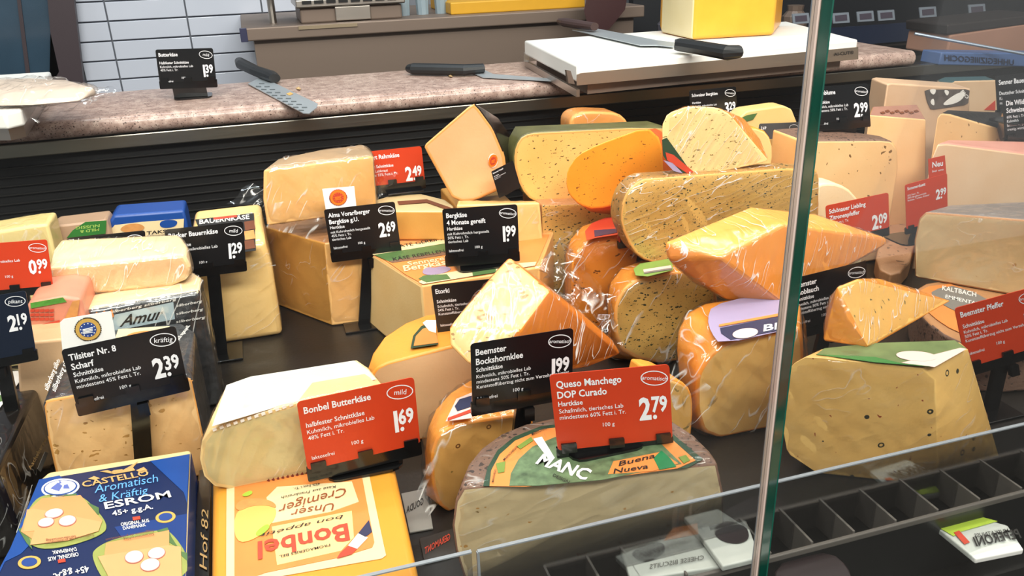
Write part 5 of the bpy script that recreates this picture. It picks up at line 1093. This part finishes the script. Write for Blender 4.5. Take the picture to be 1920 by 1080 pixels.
knife('cheese_knife', 'offset cheese spatula with a long black handle, left of the white cutting board', [(768, 128), (776, 129), (820, 130), (870, 131), (906, 128)], [(882, 136), (908, 132), (925, 140), (1040, 149), (1040, 153), (1020, 152), (905, 146)], [.012, .016, .016, .0155, .013], 0)
for i, (u, v) in enumerate(((845, 141), (560, 165))):
    tag(link('cheese_crumb', bm2(hull_bm([pz(u+a, v+b, GZ+c) for a, b, c in ((-6, 0, 0), (5, 2, 0), (0, -3, .004), (2, 3, .003), (-3, 2, .003))])), plain('crumb2', 'caa878', .6), None, pz(u, v, GZ)), ['pale crumb beside the handle of the offset spatula', 'tan crumb behind the perforated knife blade'][i], 'crumb')
# white cutting board on its steel stand
zb0 = GZ+.026; zb1 = GZ+.056
f0 = pz(1072, 160, GZ+.002); 
T = HZ(zb1)
tpts = tp(zb1, [(983, 76), (1081, 122), (1609, 74), (1475, 40)])
wb = empty('cutting_board', V3((tpts[1].x, tpts[1].y, GZ)), 'thick white cutting board clipped in a low steel stand on the granite', 'cutting board')
body(tpts+[V3((p.x, p.y, zb0)) for p in tpts], [], [M_board], .004, wb, 'board')
FP = VP((1081, 139), (1609, 95), zb0); FP = Plane(V3((0, 0, 0))+tpts[1], V3((tpts[2].y-tpts[1].y, tpts[1].x-tpts[2].x, 0)))
fp = Plane(FP.o+FP.up()*.002, FP.n)
cl = [fp.hit(1081, 140), fp.hit(1088, 137), fp.hit(1608, 88), fp.hit(1608, 111), fp.hit(1081, 160)]; cl = [V3((p.x, p.y, max(p.z, GZ+.001))) for p in cl]
st = link('steel_apron', polym(fp, cl, .002, 0, world=True), steel('warm_steel', 'c9b8a6', .4), wb)
txt(Plane(fp.o+fp.up()*.002, fp.n), [('AI-CUT®', (1563, 105), (1600, 101), (0, -6), .02)], M_ink, wb, lift=.0012)
link('corner_clip', bm2(hull_bm([fp.hit(u, v)+d for (u, v) in ((1062, 131), (1070, 133), (1078, 158), (1066, 156)) for d in (V3((0, 0, 0)), V3((-.002, .003, 0)))])), M_steel, wb)
sp = [tpts[0], tpts[1]]
link('side_rail', bm2(hull_bm([V3((p.x, p.y, z_)) for p in sp for z_ in (GZ+.001, GZ+.014)]+[V3((p.x+.006, p.y, z_)) for p in sp for z_ in (GZ+.001, GZ+.014)])), M_steel, wb)
link('corner_clip', bm2(hull_bm([pz(983+a, 98+b, GZ+.02)+V3((0, d, 0)) for a in (0, 9) for b in (0, 18) for d in (0, .004)])), M_steel, wb)
link('stand_tray', bm2(hull_bm([V3((p.x, p.y+.002, z_)) for p in [tpts[0].lerp(tpts[2], .04), tpts[1].lerp(tpts[3], .04), tpts[2].lerp(tpts[0], .04), tpts[3].lerp(tpts[1], .04)] for z_ in (GZ+.001, zb0-.001)])), M_dsteel, wb)
# two-handled knife on the board
k = empty('cheese_knife', pz(1150, 75, zb1), 'two-handled cheese knife lying across the white cutting board', 'knife', 'cheese knives')
Tk = HZ(zb1+.004); link('blade', polym(Tk, [(1073, 57), (1090, 53), (1115, 54), (1232, 77), (1264, 81), (1264, 89), (1232, 86), (1200, 86)], .0018, 0), M_blade, k)
link('handle', tubem([pz(u, v, zb1+.018) for u, v in ((1050, 40), (1060, 42), (1085, 46), (1115, 50))], [.009, .013, .013, .011], 12, flat=.8), plain('handle_glass_tint', '3f2c2a', .5), k)['label'] = 'dark handle tinted brown by a painted glass reflection'  # brown here is the glass reflection put into the handle colour
link('handle', tubem([pz(u, v, zb1+.016) for u, v in ((1265, 84), (1275, 84), (1320, 91), (1365, 99), (1385, 97))], [.011, .014, .0145, .015, .013], 12, flat=.85), M_hand, k)['label'] = 'black handle'
# cheese block on the board
F = Plane(pz(1237, 62, zb1+.001), V3((-.35, -1, 0)))
e0 = pz(1240, 62, zb1+.001); e1 = pz(1298, 75, zb1+.001); e2 = pz(1450, 66, zb1+.001); e3 = pz(1464, 48, zb1+.001); e4 = pz(1237, 52, zb1+.001)
base = [e0, e1, e2, e3, e4]
r = empty('cheese_block', e1, 'tall yellow cheese block with one pale cut side standing on the white cutting board', 'cheese')
body(base+[V3((p.x, p.y, zb1+.10)) for p in base], [(((e1-e0).y, -(e1-e0).x, 0), .93, 1)], [paste('rind_yolk', 'eeb03a', 'e49c2c', rough=.25), paste('paste_ivory', 'e9dfae', 'ded39a')], .008, r, 'cheese_body', 5)
# wrapped item on the left board
zl0 = GZ+.02; zl1 = GZ+.045
T = tp(zl1, [(-80, 145), (95, 134), (40, 205), (8, 212), (-120, 214)])
lw = empty('cutting_board', V3((T[1].x-.05, T[1].y-.1, GZ)), 'white cutting board at the left edge of the granite, mostly under a wrapped cheese', 'cutting board')
body(T+[V3((p.x, p.y, zl0)) for p in T], [], [M_board], .004, lw, 'board')
link('stand', bm2(hull_bm([V3((p.x, p.y, z_)) for p in [q_.lerp(sum(T, V3())/5, .08) for q_ in T] for z_ in (GZ+.001, zl0-.001)])), M_steel, lw)
link('corner_clip', bm2(hull_bm([pz(u, v, GZ+.015)+V3((0, d, 0)) for (u, v) in ((12, 218), (26, 212), (30, 228), (14, 236)) for d in (0, .003)])), M_steel, lw)
A = [pz(u, v, zl1+.006) for u, v in ((-60, 170), (100, 160), (185, 178), (150, 190), (60, 198), (-60, 200))]
A2 = [pz(u, v, zl1+.02) for u, v in ((-40, 150), (60, 146), (130, 150), (175, 164), (20, 175))]
r = cheese('pale cheese loosely wrapped in clear film on the left cutting board', A+A2, [], [paste('paste_veiled', 'ddd2bf', 'cfc3ae')], .01, film=dict(off=.003, amp=.008, mat=FILM3))
o = sheet([(30, 200), (190, 160), (232, 172), (75, 232)], [1.47, 1.60, 1.58, 1.44], n=24, amp=.010, freq=45, parent=r, mat=FILM3, name='loose_film')

# packets in the reflected rack: mirror images in the glass, modelled as solids
M_pk = plain('packet_grey', 'b9bcb6', .4); M_dk = plain('packet_dark', '251a1c', .3); M_pg = plain('packet_green', 'a8c040', .35)
def flat_pack(label, px, z, mat):
    a = tp(z, px); r = empty('packet_reflection', a[0], label, 'packet', 'packets in the rack'); body(a+ex(a, 0, 0, -.006), [], [mat], .0015, r, 'packet_body'); return r, HZ(z+.0005)
r, T = flat_pack('grey packet with a dark oval window, just right of the half wheel', [(1165, 1030), (1330, 985), (1352, 1062), (1182, 1088)], RZ+.002, M_pk)
decal(T, chk([(1180, 1035), (1235, 1015), (1248, 1025), (1245, 1040), (1215, 1055), (1195, 1052)], 2), M_dk, r, 'oval_window'); decal(T, [(1262, 992), (1308, 982), (1310, 1002), (1245, 1015)], M_oran, r, 'print_band')
txt(T, [('CHEESE BISCUITS', (1320, 1050), (1218, 1068), (0, -8), .02)], plain('pk_ink', '6b6a66', .5), r)
r, T = flat_pack('grey packet with a dark oval window, second packet in the rack beside the glass seam', [(1310, 1000), (1400, 975), (1425, 1045), (1355, 1062)], RZ+.010, M_pk)
decal(T, chk([(1335, 995), (1395, 980), (1408, 1010), (1385, 1022), (1350, 1015)], 2), M_dk, r, 'oval_window')
r, T = flat_pack('dark round dish lid below the rack at the bottom', chk([(1455, 1060), (1500, 1038), (1560, 1035), (1590, 1060), (1600, 1090), (1450, 1100)], 1), RZ-.01, M_dk)
r, T = flat_pack('green and white packet with mirrored lettering at the lower right of the rack', [(1752, 985), (1810, 962), (1890, 985), (1920, 1030), (1830, 1048)], RZ-.02, M_pk)
decal(T, [(1752, 985), (1810, 962), (1870, 978), (1800, 998), (1788, 1006)], M_pg, r, 'green_band'); decal(T, [(1788, 1000), (1798, 996), (1818, 1018), (1808, 1022)], M_redp, r, 'red_band', lift=.0006)
txt(T, [('PEPERONI', (1915, 1010), (1830, 1026), (-8, -16), .04), ('MUSKATNUSS', (1892, 1000), (1828, 1010), (-3, -7), .02)], M_ink, r, lift=.0012)
